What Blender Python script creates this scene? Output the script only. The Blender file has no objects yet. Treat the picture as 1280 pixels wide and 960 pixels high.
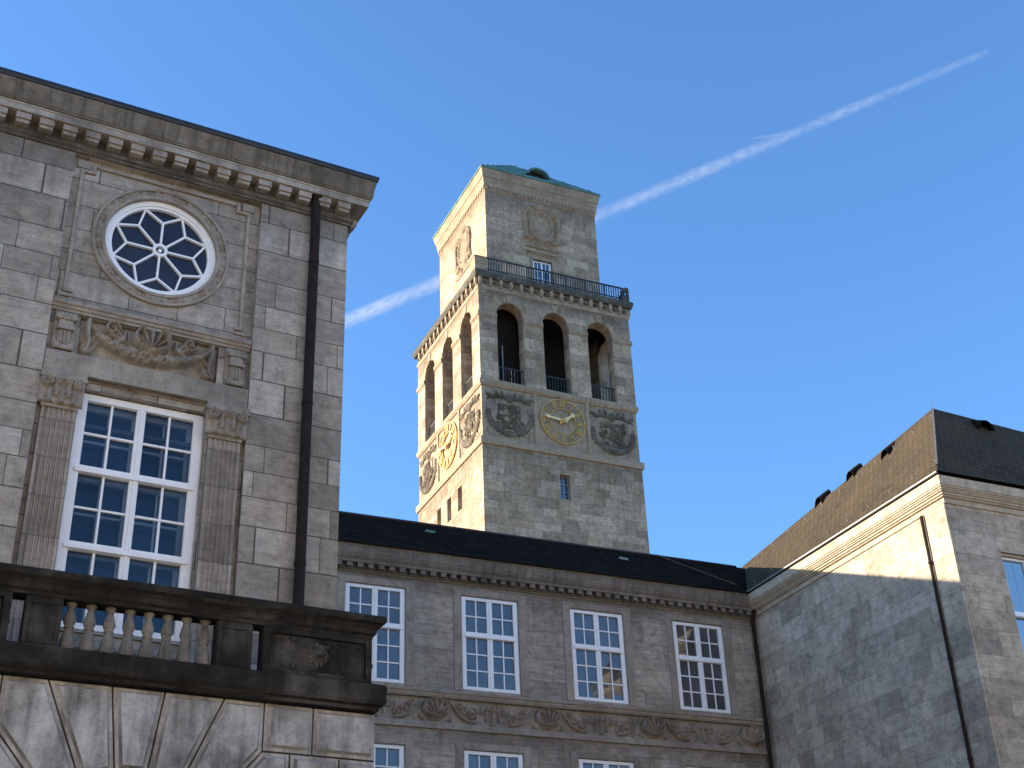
import bpy, bmesh, math, random
import numpy as np
from mathutils import Matrix, Vector

sc = bpy.context.scene
col = sc.collection
R = math.radians
random.seed(7)

# ------------------------------------------------------------------ camera
cam_d = bpy.data.cameras.new('camera')
cam = bpy.data.objects.new('camera', cam_d)
col.objects.link(cam)
sc.camera = cam
M3 = Matrix(((0.9167176272400743, -0.1678253305308407, -0.3625788884360785),
             (-0.3979649352455244, -0.463946579917051, -0.7914401312154299),
             (-0.03539353362344314, 0.86982080304824, -0.49209660470497124)))
# columns of M3: camera right, up, back in world space
cam.matrix_world = Matrix.Translation((0, 0, 1.6)) @ M3.to_4x4()
cam_d.sensor_fit = 'HORIZONTAL'
cam_d.sensor_width = 36.0
cam_d.lens = 1676.463 / 1280 * 36.0
cam_d.clip_start = 0.1
cam_d.clip_end = 20000

# ------------------------------------------------------------------ sky, sun, exposure
S = Vector((-0.82, 0.52, 0.2195)).normalized()          # towards the sun
ELEV = math.asin(S.z)
AZ = math.atan2(S.x, S.y)
w = bpy.data.worlds.new('World')
sc.world = w
w.use_nodes = True
nt = w.node_tree
bg = nt.nodes['Background']
sky = nt.nodes.new('ShaderNodeTexSky')
sky.sky_type = 'NISHITA'
sky.sun_disc = False
sky.sun_elevation = ELEV
sky.sun_rotation = AZ
sky.altitude = 0
sky.air_density = 1.0
sky.dust_density = 0.2
sky.ozone_density = 5.3
nt.links.new(sky.outputs[0], bg.inputs[0])
bg.inputs[1].default_value = 0.138
sun_d = bpy.data.lights.new('sun', 'SUN')
sun_d.energy = 4.6
sun_d.angle = R(0.5)
sun_d.color = (1.0, 0.845, 0.64)
sun = bpy.data.objects.new('sun', sun_d)
col.objects.link(sun)
sun.location = (-40, 60, 60)
sun.rotation_euler = S.to_track_quat('Z', 'Y').to_euler()
vs = sc.view_settings
vs.view_transform = 'Standard'
vs.look = 'None'
vs.gamma = 1
vs.use_curve_mapping = False
vs.exposure = 1.60
sc.render.engine = 'CYCLES'
sc.cycles.max_bounces = 6
sc.cycles.diffuse_bounces = 3


# ------------------------------------------------------------------ object helpers
def tag(o, label=None, cat=None, group=None, kind=None):
    if label: o['label'] = label
    if cat: o['category'] = cat
    if group: o['group'] = group
    if kind: o['kind'] = kind
    return o


def empty(name, loc, rz=0.0, parent=None):
    o = bpy.data.objects.new(name, None)
    o.empty_display_size = 0.5
    col.objects.link(o)
    o.location = loc
    o.rotation_euler = (0, 0, rz)
    o.parent = parent
    return o


def box_uv(me):
    uv = me.uv_layers.new(name='UVMap')
    n = len(me.polygons)
    nl = len(me.loops)
    co = np.empty(len(me.vertices) * 3); me.vertices.foreach_get('co', co); co = co.reshape(-1, 3)
    no = np.empty(n * 3); me.polygons.foreach_get('normal', no); no = np.abs(no.reshape(-1, 3))
    tot = np.empty(n, int); me.polygons.foreach_get('loop_total', tot)
    vi = np.empty(nl, int); me.loops.foreach_get('vertex_index', vi)
    ax = no.argmax(1)
    la = np.repeat(ax, tot)
    c = co[vi]
    out = np.empty((nl, 2))
    for a, (i, j) in enumerate(((1, 2), (0, 2), (0, 1))):
        m = la == a
        out[m, 0] = c[m, i]
        out[m, 1] = c[m, j]
    uv.data.foreach_set('uv', out.ravel())


class MB:
    def __init__(s):
        s.v = []
        s.f = []

    def add(s, vs, fs):
        b = len(s.v)
        s.v += [tuple(p) for p in vs]
        s.f += [tuple(i + b for i in f) for f in fs]

    def box(s, x0, x1, y0, y1, z0, z1):
        s.add([(x0, y0, z0), (x1, y0, z0), (x1, y1, z0), (x0, y1, z0), (x0, y0, z1), (x1, y0, z1), (x1, y1, z1), (x0, y1, z1)],
              [(0, 3, 2, 1), (4, 5, 6, 7), (0, 1, 5, 4), (1, 2, 6, 5), (2, 3, 7, 6), (3, 0, 4, 7)])

    def mbox(s, F, u0, u1, d0, d1, z0, z1):
        vs = [F(u, d, z) for z in (z0, z1) for u, d in ((u0, d0), (u1, d0), (u1, d1), (u0, d1))]
        s.add(vs, [(0, 3, 2, 1), (4, 5, 6, 7), (0, 1, 5, 4), (1, 2, 6, 5), (2, 3, 7, 6), (3, 0, 4, 7)])

    def sweep(s, path, prof, closed=False, caps=True):
        """prof: [(outward, z)], path: [(x, y)] walked so that outward is on the right hand side"""
        n = len(path)
        P = [Vector((p[0], p[1])) for p in path]
        offs = []
        for i in range(n):
            if closed or 0 < i < n - 1:
                a = (P[i] - P[i - 1]).normalized()
                b = (P[(i + 1) % n] - P[i]).normalized()
            elif i == 0:
                a = b = (P[1] - P[0]).normalized()
            else:
                a = b = (P[i] - P[i - 1]).normalized()
            na = Vector((a.y, -a.x)); nb = Vector((b.y, -b.x))
            m = (na + nb)
            m = m / max(1e-6, (1 + na.dot(nb)))
            offs.append(m)
        k = len(prof)
        vs = []
        for p, o in zip(P, offs):
            for d, z in prof:
                q = p + o * d
                vs.append((q.x, q.y, z))
        fs = []
        for i in range(n if closed else n - 1):
            j = (i + 1) % n
            for a in range(k - 1):
                fs.append((i * k + a, j * k + a, j * k + a + 1, i * k + a + 1))
        if caps and not closed:
            fs.append(tuple(range(k)))
            fs.append(tuple((n - 1) * k + a for a in range(k)))
        s.add(vs, fs)

    def lathe(s, c, prof, n=16):
        vs = []
        for r, z in prof:
            for i in range(n):
                a = 2 * math.pi * i / n
                vs.append((c[0] + r * math.cos(a), c[1] + r * math.sin(a), c[2] + z))
        fs = []
        for k in range(len(prof) - 1):
            for i in range(n):
                j = (i + 1) % n
                fs.append((k * n + i, k * n + j, (k + 1) * n + j, (k + 1) * n + i))
        fs.append(tuple(range(n)))
        fs.append(tuple((len(prof) - 1) * n + i for i in range(n)))
        s.add(vs, fs)

    def bar(s, a, b, w, t=None, up=(0, 0, 1)):
        """square bar from a to b, width w, thickness t"""
        t = t or w
        a = Vector(a); b = Vector(b)
        d = (b - a).normalized()
        upv = Vector(up)
        if abs(d.dot(upv)) > 0.99:
            upv = Vector((0, 1, 0))
        x = d.cross(upv).normalized() * w / 2
        y = x.cross(d).normalized() * t / 2
        vs = [p + sx * x + sy * y for p in (a, b) for sx, sy in ((-1, -1), (1, -1), (1, 1), (-1, 1))]
        s.add(vs, [(0, 3, 2, 1), (4, 5, 6, 7), (0, 1, 5, 4), (1, 2, 6, 5), (2, 3, 7, 6), (3, 0, 4, 7)])

    def tube(s, pts, r, n=10):
        pts = [Vector(p) for p in pts]
        vs = []
        for i, p in enumerate(pts):
            d = (pts[min(i + 1, len(pts) - 1)] - pts[max(i - 1, 0)]).normalized()
            up = Vector((0, 0, 1)) if abs(d.z) < 0.95 else Vector((0, 1, 0))
            x = d.cross(up).normalized(); y = x.cross(d).normalized()
            rr = r[i] if isinstance(r, (list, tuple)) else r
            for k in range(n):
                a = 2 * math.pi * k / n
                vs.append(p + x * rr * math.cos(a) + y * rr * math.sin(a))
        fs = []
        for i in range(len(pts) - 1):
            for k in range(n):
                j = (k + 1) % n
                fs.append((i * n + k, i * n + j, (i + 1) * n + j, (i + 1) * n + k))
        fs.append(tuple(range(n)))
        fs.append(tuple((len(pts) - 1) * n + k for k in range(n)))
        s.add(vs, fs)

    def ring(s, F, cu, cz, r0, r1, d0, d1, n=64):
        """flat ring in the facade plane: front depth d0, back depth d1"""
        vs = []
        for r, d in ((r0, d1), (r0, d0), (r1, d0), (r1, d1)):
            for i in range(n):
                a = 2 * math.pi * i / n
                vs.append(F(cu + r * math.cos(a), d, cz + r * math.sin(a)))
        fs = []
        for k in range(3):
            for i in range(n):
                j = (i + 1) % n
                fs.append((k * n + i, k * n + j, (k + 1) * n + j, (k + 1) * n + i))
        s.add(vs, fs)

    def build(s, name, m, parent=None, bevel=0, smooth=False):
        me = bpy.data.meshes.new(name)
        me.from_pydata(s.v, [], s.f)
        bm = bmesh.new(); bm.from_mesh(me)
        bmesh.ops.recalc_face_normals(bm, faces=bm.faces)
        bm.to_mesh(me); bm.free()
        box_uv(me)
        me.materials.append(m)
        o = bpy.data.objects.new(name, me)
        col.objects.link(o)
        o.parent = parent
        if smooth:
            me.polygons.foreach_set('use_smooth', [True] * len(me.polygons))
        if bevel:
            b = o.modifiers.new('bevel', 'BEVEL'); b.width = bevel; b.segments = 2
            b.limit_method = 'ANGLE'; b.angle_limit = R(35)
        return o


def front(u, d, z): return (u, d, z)
def leftF(u, d, z): return (d, u, z)


def wall_panel(mb, F, outline, holes, d0, depth):
    """facade sheet with holes; each hole gets a reveal running to d0 + depth"""
    bm = bmesh.new()
    edges = []
    for loop in [outline] + [h for h in holes]:
        vv = [bm.verts.new((p[0], p[1], 0)) for p in loop]
        for i in range(len(vv)):
            edges.append(bm.edges.new((vv[i], vv[(i + 1) % len(vv)])))
    bmesh.ops.triangle_fill(bm, use_beauty=True, edges=edges)
    bm.verts.index_update()
    mb.add([F(v.co.x, d0, v.co.y) for v in bm.verts], [tuple(v.index for v in f.verts) for f in bm.faces])
    bm.free()
    for h in holes:
        n = len(h)
        mb.add([F(p[0], d0, p[1]) for p in h] + [F(p[0], d0 + depth, p[1]) for p in h],
               [(i, (i + 1) % n, n + (i + 1) % n, n + i) for i in range(n)])


def rect(u0, u1, z0, z1): return [(u0, z0), (u1, z0), (u1, z1), (u0, z1)]
def circ(cu, cz, r, n=64): return [(cu + r * math.cos(2 * math.pi * i / n), cz + r * math.sin(2 * math.pi * i / n)) for i in range(n)]
def arch(u0, u1, z0, zs, n=20):
    c = (u0 + u1) / 2; r = (u1 - u0) / 2
    return [(u0, z0), (u1, z0)] + [(c + r * math.cos(math.pi * i / n), zs + r * math.sin(math.pi * i / n)) for i in range(n + 1)]


# ------------------------------------------------------------------ relief carving (height fields)
rng = np.random.RandomState(3)
LAT = rng.rand(64, 64)


def vnoise(U, Z, s):
    x = U * s + 100; y = Z * s + 100
    i = np.floor(x).astype(int); j = np.floor(y).astype(int)
    fx = x - i; fy = y - j
    fx = fx * fx * (3 - 2 * fx); fy = fy * fy * (3 - 2 * fy)
    g = lambda a, b: LAT[a % 64, b % 64]
    return (g(i, j) * (1 - fx) + g(i + 1, j) * fx) * (1 - fy) + (g(i, j + 1) * (1 - fx) + g(i + 1, j + 1) * fx) * fy


def stroke(U, Z, pts, w, h):
    best = np.zeros_like(U)
    n = len(pts)
    ws = w if isinstance(w, (list, tuple)) else [w] * n
    for i in range(n - 1):
        ax, az = pts[i]; bx, bz = pts[i + 1]
        dx, dz = bx - ax, bz - az
        L2 = dx * dx + dz * dz + 1e-12
        t = np.clip(((U - ax) * dx + (Z - az) * dz) / L2, 0, 1)
        d = np.hypot(U - ax - t * dx, Z - az - t * dz)
        ww = ws[i] + (ws[i + 1] - ws[i]) * t
        best = np.maximum(best, h * np.sqrt(np.clip(1 - (d / ww) ** 2, 0, 1)) * (0.5 + 0.5 * np.minimum(1, ww / max(ws))))
    return best


def spiral(cx, cz, r, turns=1.6, d=1, a0=0.0, n=26):
    return [(cx + r * (1 - i / n * .85) * math.cos(a0 + d * turns * 2 * math.pi * i / n),
             cz + r * (1 - i / n * .85) * math.sin(a0 + d * turns * 2 * math.pi * i / n)) for i in range(n + 1)]


def bez(p0, p1, p2, p3, n=14):
    o = []
    for i in range(n + 1):
        t = i / n; q = 1 - t
        o.append(tuple(q ** 3 * a + 3 * q * q * t * b + 3 * q * t * t * c + t ** 3 * e for a, b, c, e in zip(p0, p1, p2, p3)))
    return o


def leaf(U, Z, cx, cz, ang, L, w, h):
    """acanthus leaf: a midrib with lobes"""
    out = np.zeros_like(U)
    ca, sa = math.cos(ang), math.sin(ang)
    tip = (cx + L * ca, cz + L * sa)
    out = np.maximum(out, stroke(U, Z, [(cx, cz), tip], [w * .9, w * .3], h))
    for k in range(1, 5):
        t = k / 5
        px, pz = cx + L * t * ca, cz + L * t * sa
        for sgn in (-1, 1):
            a = ang + sgn * 0.9
            l = L * .38 * (1 - .5 * t)
            out = np.maximum(out, stroke(U, Z, [(px, pz), (px + l * math.cos(a), pz + l * math.sin(a))], [w * .6, w * .25], h * .8))
    return out


def shell_h(U, Z, cx, cz, rx, rz, h, ribs=9):
    """scallop with its hinge at the bottom, ribs fanning upward, raised rolled rim"""
    x = (U - cx) / rx; z = (Z - cz) / rz
    r = np.hypot(x, z)
    hx = x; hz = z + .85
    th = np.arctan2(hx, hz)
    dome = np.sqrt(np.clip(1 - r * r, 0, 1))
    rib = .5 + .5 * np.cos(th * ribs * 2.15)
    rim = np.exp(-((r - .92) / .09) ** 2)
    inner = h * (.25 + .55 * rib) * np.clip((1 - r) * 6, 0, 1) * (.55 + .45 * dome)
    return np.where(r < 1.08, np.maximum(inner, rim * h), 0)


def rosette(U, Z, cx, cz, r, h, n=5):
    x = U - cx; z = Z - cz
    d = np.hypot(x, z) / r; th = np.arctan2(z, x)
    pet = np.clip(1 - d / (.75 + .25 * np.cos(n * th)), 0, 1)
    return h * np.maximum(np.sqrt(pet) * .8, np.exp(-(d / .22) ** 2))


def relief(name, F, u0, u1, z0, z1, res, hfun, m, parent, d0=0.0, mask=None, grit=.006, cut=None):
    nu = max(2, int((u1 - u0) / res)); nz = max(2, int((z1 - z0) / res))
    U, Z = np.meshgrid(np.linspace(u0, u1, nu + 1), np.linspace(z0, z1, nz + 1), indexing='ij')
    H = hfun(U, Z)
    H = H + grit * (vnoise(U, Z, 9 / max(res * 20, .2)) - .5) * 2
    H[0, :] = H[-1, :] = -0.02; H[:, 0] = H[:, -1] = -0.02
    P = [F(u, d0 - h, z) for u, h, z in zip(U.ravel(), H.ravel(), Z.ravel())]
    fs = [(i * (nz + 1) + j, (i + 1) * (nz + 1) + j, (i + 1) * (nz + 1) + j + 1, i * (nz + 1) + j + 1)
          for i in range(nu) for j in range(nz)]
    if cut is not None:
        hh = H.ravel()
        fs = [f for f in fs if max(hh[i] for i in f) > cut]
    if mask is not None:
        K = mask(U, Z).ravel()
        fs = [f for f in fs if all(K[i] for i in f)]
    me = bpy.data.meshes.new(name)
    me.from_pydata(P, [], fs)
    if F is leftF or getattr(F, 'flip', False):
        me.flip_normals()
    uv = me.uv_layers.new(name='UVMap')
    vi = np.empty(len(me.loops), int); me.loops.foreach_get('vertex_index', vi)
    q = np.stack([U.ravel(), Z.ravel()], 1)[vi]
    uv.data.foreach_set('uv', q.ravel())
    me.polygons.foreach_set('use_smooth', [True] * len(me.polygons))
    me.materials.append(m)
    o = bpy.data.objects.new(name, me)
    col.objects.link(o)
    o.parent = parent
    return o


# ------------------------------------------------------------------ materials
class NT:
    def __init__(s, name):
        s.m = bpy.data.materials.new(name)
        s.m.use_nodes = True
        s.t = s.m.node_tree
        s.b = s.t.nodes['Principled BSDF']
        s.out = s.t.nodes['Material Output']

    def new(s, kind, **kw):
        n = s.t.nodes.new('ShaderNode' + kind)
        for k, v in kw.items(): setattr(n, k, v)
        return n

    def link(s, a, b): s.t.links.new(a, b)

    def val(s, sock, x):
        if isinstance(x, (int, float)): sock.default_value = x
        elif isinstance(x, (tuple, list)): sock.default_value = tuple(x) + ((1,) if len(x) == 3 and sock.type == 'RGBA' else ())
        else: s.link(x, sock)

    def math(s, op, a, b=0.0, c=None):
        n = s.new('Math', operation=op)
        s.val(n.inputs[0], a); s.val(n.inputs[1], b)
        if c is not None: s.val(n.inputs[2], c)
        return n.outputs[0]

    def comb(s, x, y, z=0.0):
        n = s.new('CombineXYZ')
        s.val(n.inputs[0], x); s.val(n.inputs[1], y); s.val(n.inputs[2], z)
        return n.outputs[0]

    def noise(s, vec, scale, detail=4.0, rough=.55):
        n = s.new('TexNoise')
        n.inputs['Scale'].default_value = scale; n.inputs['Detail'].default_value = detail
        n.inputs['Roughness'].default_value = rough
        s.link(vec, n.inputs['Vector'])
        return n.outputs[0]

    def ramp(s, fac, stops, interp='LINEAR'):
        n = s.new('ValToRGB')
        n.color_ramp.interpolation = interp
        e = n.color_ramp.elements
        while len(e) < len(stops): e.new(.5)
        for k, (p, c) in enumerate(stops):
            e[k].position = p
            e[k].color = (tuple(c) if isinstance(c, (tuple, list)) else (c, c, c)) + (1,)
        s.link(fac, n.inputs[0])
        return n.outputs[0]

    def mix(s, fac, a, b, blend='MIX'):
        n = s.new('Mix', data_type='RGBA', blend_type=blend)
        s.val(n.inputs[0], fac); s.val(n.inputs[6], a); s.val(n.inputs[7], b)
        return n.outputs[2]

    def uv(s):
        n = s.new('UVMap', uv_map='UVMap')
        q = s.new('SeparateXYZ'); s.link(n.outputs[0], q.inputs[0])
        return n.outputs[0], q.outputs[0], q.outputs[1]

    def bump(s, h, dist, strength=1.0):
        n = s.new('Bump')
        n.inputs['Distance'].default_value = dist; n.inputs['Strength'].default_value = strength
        s.link(h, n.inputs['Height'])
        s.link(n.outputs[0], s.b.inputs['Normal'])


def mul(c, k): return tuple(x * k for x in c)


def ashlar(name, cols, bw, bh, mortar=.008, joint=.45, stain=.35, bed=.3, streak=.25, seed=0., warp=1.0, pits=.6, blockvar=1.0, blotch=.5, drips=()):
    t = NT(name)
    _, x, y = t.uv()
    yw = t.math('ADD', y, t.math('MULTIPLY', t.math('SINE', t.math('MULTIPLY_ADD', y, 2.3 * .5 / bh, seed)), .17 * bh * warp))
    row = t.math('FLOOR', t.math('DIVIDE', yw, bh))
    ph = t.math('MULTIPLY', row, 7.31)
    xw = t.math('ADD', x, t.math('MULTIPLY', t.math('SINE', t.math('ADD', t.math('MULTIPLY', x, 1.55 / bw), ph)), .3 * bw * warp))
    br = t.new('TexBrick'); br.offset = .5; br.offset_frequency = 2; br.squash = 1.0
    t.link(t.comb(xw, yw, 0), br.inputs['Vector'])
    br.inputs['Color1'].default_value = (0, 0, 0, 1); br.inputs['Color2'].default_value = (1, 1, 1, 1)
    br.inputs['Mortar'].default_value = (.5, .5, .5, 1)
    br.inputs['Scale'].default_value = 1; br.inputs['Mortar Size'].default_value = mortar
    br.inputs['Mortar Smooth'].default_value = .25
    br.inputs['Brick Width'].default_value = bw; br.inputs['Row Height'].default_value = bh
    vec = t.comb(x, y, seed)
    med = t.noise(vec, 1.3, 5, .6)
    tint = t.math('ADD', t.math('MULTIPLY', br.outputs[0], .62 * blockvar), t.math('MULTIPLY_ADD', med, .8, -.21 + .31 * (1 - blockvar)))
    n = len(cols)
    base = t.ramp(tint, [(.08 + .84 * i / (n - 1), c) for i, c in enumerate(cols)])
    # bedding of the limestone: fine horizontal veins, different in every block
    bv = t.comb(t.math('ADD', t.math('MULTIPLY', x, 1.6), t.math('MULTIPLY', br.outputs[0], 31.0)), t.math('MULTIPLY', y, 17.0), t.math('MULTIPLY', br.outputs[0], 9.0))
    bn = t.noise(bv, 1.0, 6, .62)
    base = t.mix(bed, base, t.ramp(bn, [(.25, .35), (.5, 1.0), (.72, 1.45)]), 'MULTIPLY')
    fine = t.noise(vec, 26, 4, .7)
    base = t.mix(pits, base, t.ramp(fine, [(.28, .55), (.48, 1.0), (.75, 1.18)]), 'MULTIPLY')
    bl = t.noise(vec, 4.6, 7, .68)
    base = t.mix(blotch, base, t.ramp(bl, [(.30, .48), (.47, .96), (.70, 1.38)]), 'MULTIPLY')
    hue = t.noise(t.comb(x, y, seed + 9), .9, 5, .7)
    base = t.mix(.5, base, t.ramp(hue, [(.3, (1.08, .98, .88)), (.5, (1, 1, 1)), (.7, (.92, 1.0, 1.08))]), 'MULTIPLY')
    big = t.noise(vec, .38, 4, .6)
    base = t.mix(stain, base, t.ramp(big, [(.32, .5), (.5, .95), (.68, 1.3)]), 'MULTIPLY')
    sv = t.comb(t.math('MULTIPLY', x, 4.5), t.math('MULTIPLY', y, .38), seed + 3)
    st = t.noise(sv, 1.0, 5, .65)
    base = t.mix(streak, base, t.ramp(st, [(.3, .45), (.52, 1.0), (.7, 1.15)]), 'MULTIPLY')
    for zt_, ln in drips:
        # soot washed down from a ledge in runs of uneven length
        run = t.math('MULTIPLY', t.noise(t.comb(t.math('MULTIPLY', x, 2.6), t.math('MULTIPLY', y, .25), seed + zt_), 1.0, 5, .7), 2.0 * ln)
        m_ = t.math('DIVIDE', t.math('SUBTRACT', t.math('ADD', y, run), zt_), ln * .8)
        m_ = t.math('MULTIPLY', t.math('MINIMUM', t.math('MAXIMUM', m_, 0.0), 1.0), t.math('LESS_THAN', y, zt_))
        base = t.mix(t.math('MULTIPLY', m_, .5), base, mul(cols[0], .33))
    base = t.mix(t.math('MULTIPLY', br.outputs[1], joint), base, mul(cols[0], .35))
    t.link(base, t.b.inputs['Base Color'])
    t.b.inputs['Roughness'].default_value = .88
    t.b.inputs['Specular IOR Level'].default_value = .25
    h = t.math('ADD', t.math('MULTIPLY', br.outputs[1], -1.0), t.math('MULTIPLY_ADD', fine, .5, t.math('MULTIPLY', bn, .35)))
    t.bump(h, .012, .7)
    return t.m


def stone(name, cols, streak=.4, stain=.4, bump=.5, seed=0., sx=4.5, pits=.5):
    """plain carved or moulded stone without joints"""
    t = NT(name)
    _, x, y = t.uv()
    vec = t.comb(x, y, seed)
    n1 = t.noise(vec, 1.6, 6, .62)
    n = len(cols)
    base = t.ramp(n1, [(.25 + .5 * i / (n - 1), c) for i, c in enumerate(cols)])
    fine = t.noise(vec, 24, 4, .7)
    base = t.mix(pits, base, t.ramp(fine, [(.28, .5), (.48, 1.0), (.75, 1.2)]), 'MULTIPLY')
    bl = t.noise(vec, 5.5, 7, .68)
    base = t.mix(.5, base, t.ramp(bl, [(.30, .45), (.47, .96), (.70, 1.4)]), 'MULTIPLY')
    st = t.noise(t.comb(t.math('MULTIPLY', x, sx), t.math('MULTIPLY', y, .5), seed + 3), 1.0, 5, .65)
    base = t.mix(streak, base, t.ramp(st, [(.3, .35), (.52, 1.0), (.7, 1.25)]), 'MULTIPLY')
    big = t.noise(vec, .45, 4, .6)
    base = t.mix(stain, base, t.ramp(big, [(.32, .45), (.5, .95), (.68, 1.3)]), 'MULTIPLY')
    t.link(base, t.b.inputs['Base Color'])
    t.b.inputs['Roughness'].default_value = .9
    t.b.inputs['Specular IOR Level'].default_value = .2
    t.bump(t.math('ADD', fine, t.math('MULTIPLY', n1, .6)), .01, bump)
    return t.m


def plain(name, c, rough=.6, metal=0., var=.15, scale=6., spec=.5):
    t = NT(name)
    g = t.new('TexCoord')
    n = t.noise(g.outputs['Object'], scale, 4, .6)
    t.link(t.ramp(n, [(.3, mul(c, 1 - var)), (.7, mul(c, 1 + var))]), t.b.inputs['Base Color'])
    t.b.inputs['Roughness'].default_value = rough
    t.b.inputs['Metallic'].default_value = metal
    t.b.inputs['Specular IOR Level'].default_value = spec
    return t.m


def slate(name, c, rough=.7, bh=.16, bw=.25, var=.4):
    t = NT(name)
    _, x, y = t.uv()
    br = t.new('TexBrick'); br.offset = .5; br.squash = 1.0
    t.link(t.comb(x, y), br.inputs['Vector'])
    br.inputs['Color1'].default_value = (0, 0, 0, 1); br.inputs['Color2'].default_value = (1, 1, 1, 1)
    br.inputs['Mortar'].default_value = (.3, .3, .3, 1)
    br.inputs['Scale'].default_value = 1; br.inputs['Mortar Size'].default_value = .012
    br.inputs['Brick Width'].default_value = bw; br.inputs['Row Height'].default_value = bh
    n = t.noise(t.comb(x, y, 2.), .9, 5, .65)
    f = t.math('ADD', t.math('MULTIPLY_ADD', br.outputs[0], var, .3 * (.45 - var)), t.math('MULTIPLY', n, .65))
    f = t.math('ADD', f, t.math('MULTIPLY_ADD', t.noise(t.comb(x, y, 7.), 11., 5, .7), .4, -.2))
    base = t.ramp(f, [(.2, mul(c, .6)), (.5, c), (.85, (c[0] * 1.5, c[1] * 1.4, c[2] * 1.25))])
    base = t.mix(t.math('MULTIPLY', br.outputs[1], .6), base, mul(c, .3))
    t.link(base, t.b.inputs['Base Color'])
    t.b.inputs['Roughness'].default_value = rough
    t.b.inputs['Specular IOR Level'].default_value = .04
    # each course leans out a little towards its lower edge
    saw = t.math('FRACT', t.math('DIVIDE', y, bh))
    t.bump(t.math('ADD', t.math('MULTIPLY', saw, -1.), t.math('MULTIPLY', br.outputs[0], .4)), .02, .8)
    return t.m


def glass(name, c, ior, wav=.004, scale=2.2):
    t = NT(name)
    _, x, y = t.uv()
    n = t.noise(t.comb(x, y), .8, 3, .5)
    t.link(t.ramp(n, [(.3, mul(c, .6)), (.7, mul(c, 1.4))]), t.b.inputs['Base Color'])
    t.b.inputs['Roughness'].default_value = .03
    t.b.inputs['IOR'].default_value = ior
    w_ = t.noise(t.comb(x, y, 4.), scale, 2, .4)
    t.bump(w_, wav, 1.0)
    return t.m


M = {}
LBC = [(.225, .197, .163), (.31, .273, .226), (.375, .332, .278), (.455, .408, .345)]
M['near_ashlar'] = ashlar('near_ashlar', LBC, 1.05, .52, mortar=.010, seed=1.3, joint=.9, blotch=.7, blockvar=1.15, drips=((16.1, 1.1),))
M['near_smooth'] = stone('near_smooth', [mul(LBC[0], .85), LBC[1], LBC[2]], streak=.35, seed=2.)
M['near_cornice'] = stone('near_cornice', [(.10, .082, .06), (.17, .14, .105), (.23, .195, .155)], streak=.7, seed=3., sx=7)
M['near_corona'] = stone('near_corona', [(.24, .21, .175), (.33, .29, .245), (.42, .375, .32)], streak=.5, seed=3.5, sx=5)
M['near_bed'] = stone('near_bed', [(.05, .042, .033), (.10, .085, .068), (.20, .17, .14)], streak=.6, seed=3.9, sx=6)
M['near_bay'] = ashlar('near_bay', [mul(c, .93) for c in LBC], .95, .46, mortar=.009, seed=2.2, joint=.85, streak=.45, warp=.6, blotch=.7)
M['near_pilaster'] = ashlar('near_pilaster', [mul(c, .9) for c in LBC], 3.1, .62, mortar=.008, seed=.4, warp=0, joint=.6, streak=.45)
M['rustic'] = stone('rustic', [(.15, .14, .128), (.36, .342, .318), (.52, .50, .47)], streak=.95, seed=5., sx=4.2, stain=.5)
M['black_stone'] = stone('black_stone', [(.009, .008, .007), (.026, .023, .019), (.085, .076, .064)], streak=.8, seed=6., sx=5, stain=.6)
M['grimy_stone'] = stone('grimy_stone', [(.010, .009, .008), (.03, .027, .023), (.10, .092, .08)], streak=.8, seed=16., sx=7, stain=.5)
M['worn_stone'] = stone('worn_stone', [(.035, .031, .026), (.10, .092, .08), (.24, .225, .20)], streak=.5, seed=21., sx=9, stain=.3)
M['baluster'] = stone('baluster', [(.10, .09, .075), (.205, .185, .155), (.31, .285, .25)], streak=.6, seed=7.)
WC = [(.24, .205, .165), (.322, .275, .223), (.385, .33, .268), (.465, .407, .338)]
M['wing_ashlar'] = ashlar('wing_ashlar', WC, 1.3, .62, mortar=.007, joint=.4, seed=4.1, bed=.6, stain=.35, blotch=.65, drips=((10.3, .7), (14.05, .5)))
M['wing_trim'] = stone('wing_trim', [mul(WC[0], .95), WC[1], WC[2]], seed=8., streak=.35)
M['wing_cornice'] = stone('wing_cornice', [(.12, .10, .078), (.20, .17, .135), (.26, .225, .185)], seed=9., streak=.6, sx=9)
RC = [(.28, .228, .172), (.39, .322, .243), (.47, .388, .29), (.56, .475, .37)]
M['right_ashlar'] = ashlar('right_ashlar', RC, .95, .48, mortar=.006, joint=.4, seed=2.7, bed=.3, stain=.3, streak=.15, blotch=.75, blockvar=.95)
M['right_trim'] = stone('right_trim', [RC[1], RC[2], RC[3]], seed=10., streak=.25, stain=.2)
TC = [(.275, .198, .133), (.36, .265, .18), (.43, .322, .22), (.515, .40, .28)]
M['tower_ashlar'] = ashlar('tower_ashlar', TC, 1.15, .55, mortar=.014, joint=.45, seed=6.2, bed=.45, stain=.35, streak=.35, blotch=.7, blockvar=1.2, drips=((37.65, 2.2), (48.7, 1.2), (57.6, 1.6)))
M['tower_trim'] = stone('tower_trim', [TC[0], TC[1], TC[2]], seed=11., streak=.3, stain=.25)
M['tower_dark_trim'] = stone('tower_dark_trim', [(.05, .045, .036), (.11, .098, .08), (.17, .15, .12)], seed=12., streak=.6)
M['tower_carving'] = stone('tower_carving', [(.065, .053, .039), (.14, .113, .083), (.24, .195, .145)], seed=13., streak=.4, bump=.8)
M['warm_carving'] = stone('warm_carving', [(.17, .12, .08), (.28, .21, .145), (.38, .30, .22)], seed=17., streak=.4, bump=.8)
M['tower_mid_carving'] = stone('tower_mid_carving', [(.19, .145, .10), (.30, .235, .165), (.41, .325, .23)], seed=18., streak=.5, bump=.8)
M['interior'] = plain('dark_interior', (.02, .016, .013), .95, spec=.1)
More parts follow.
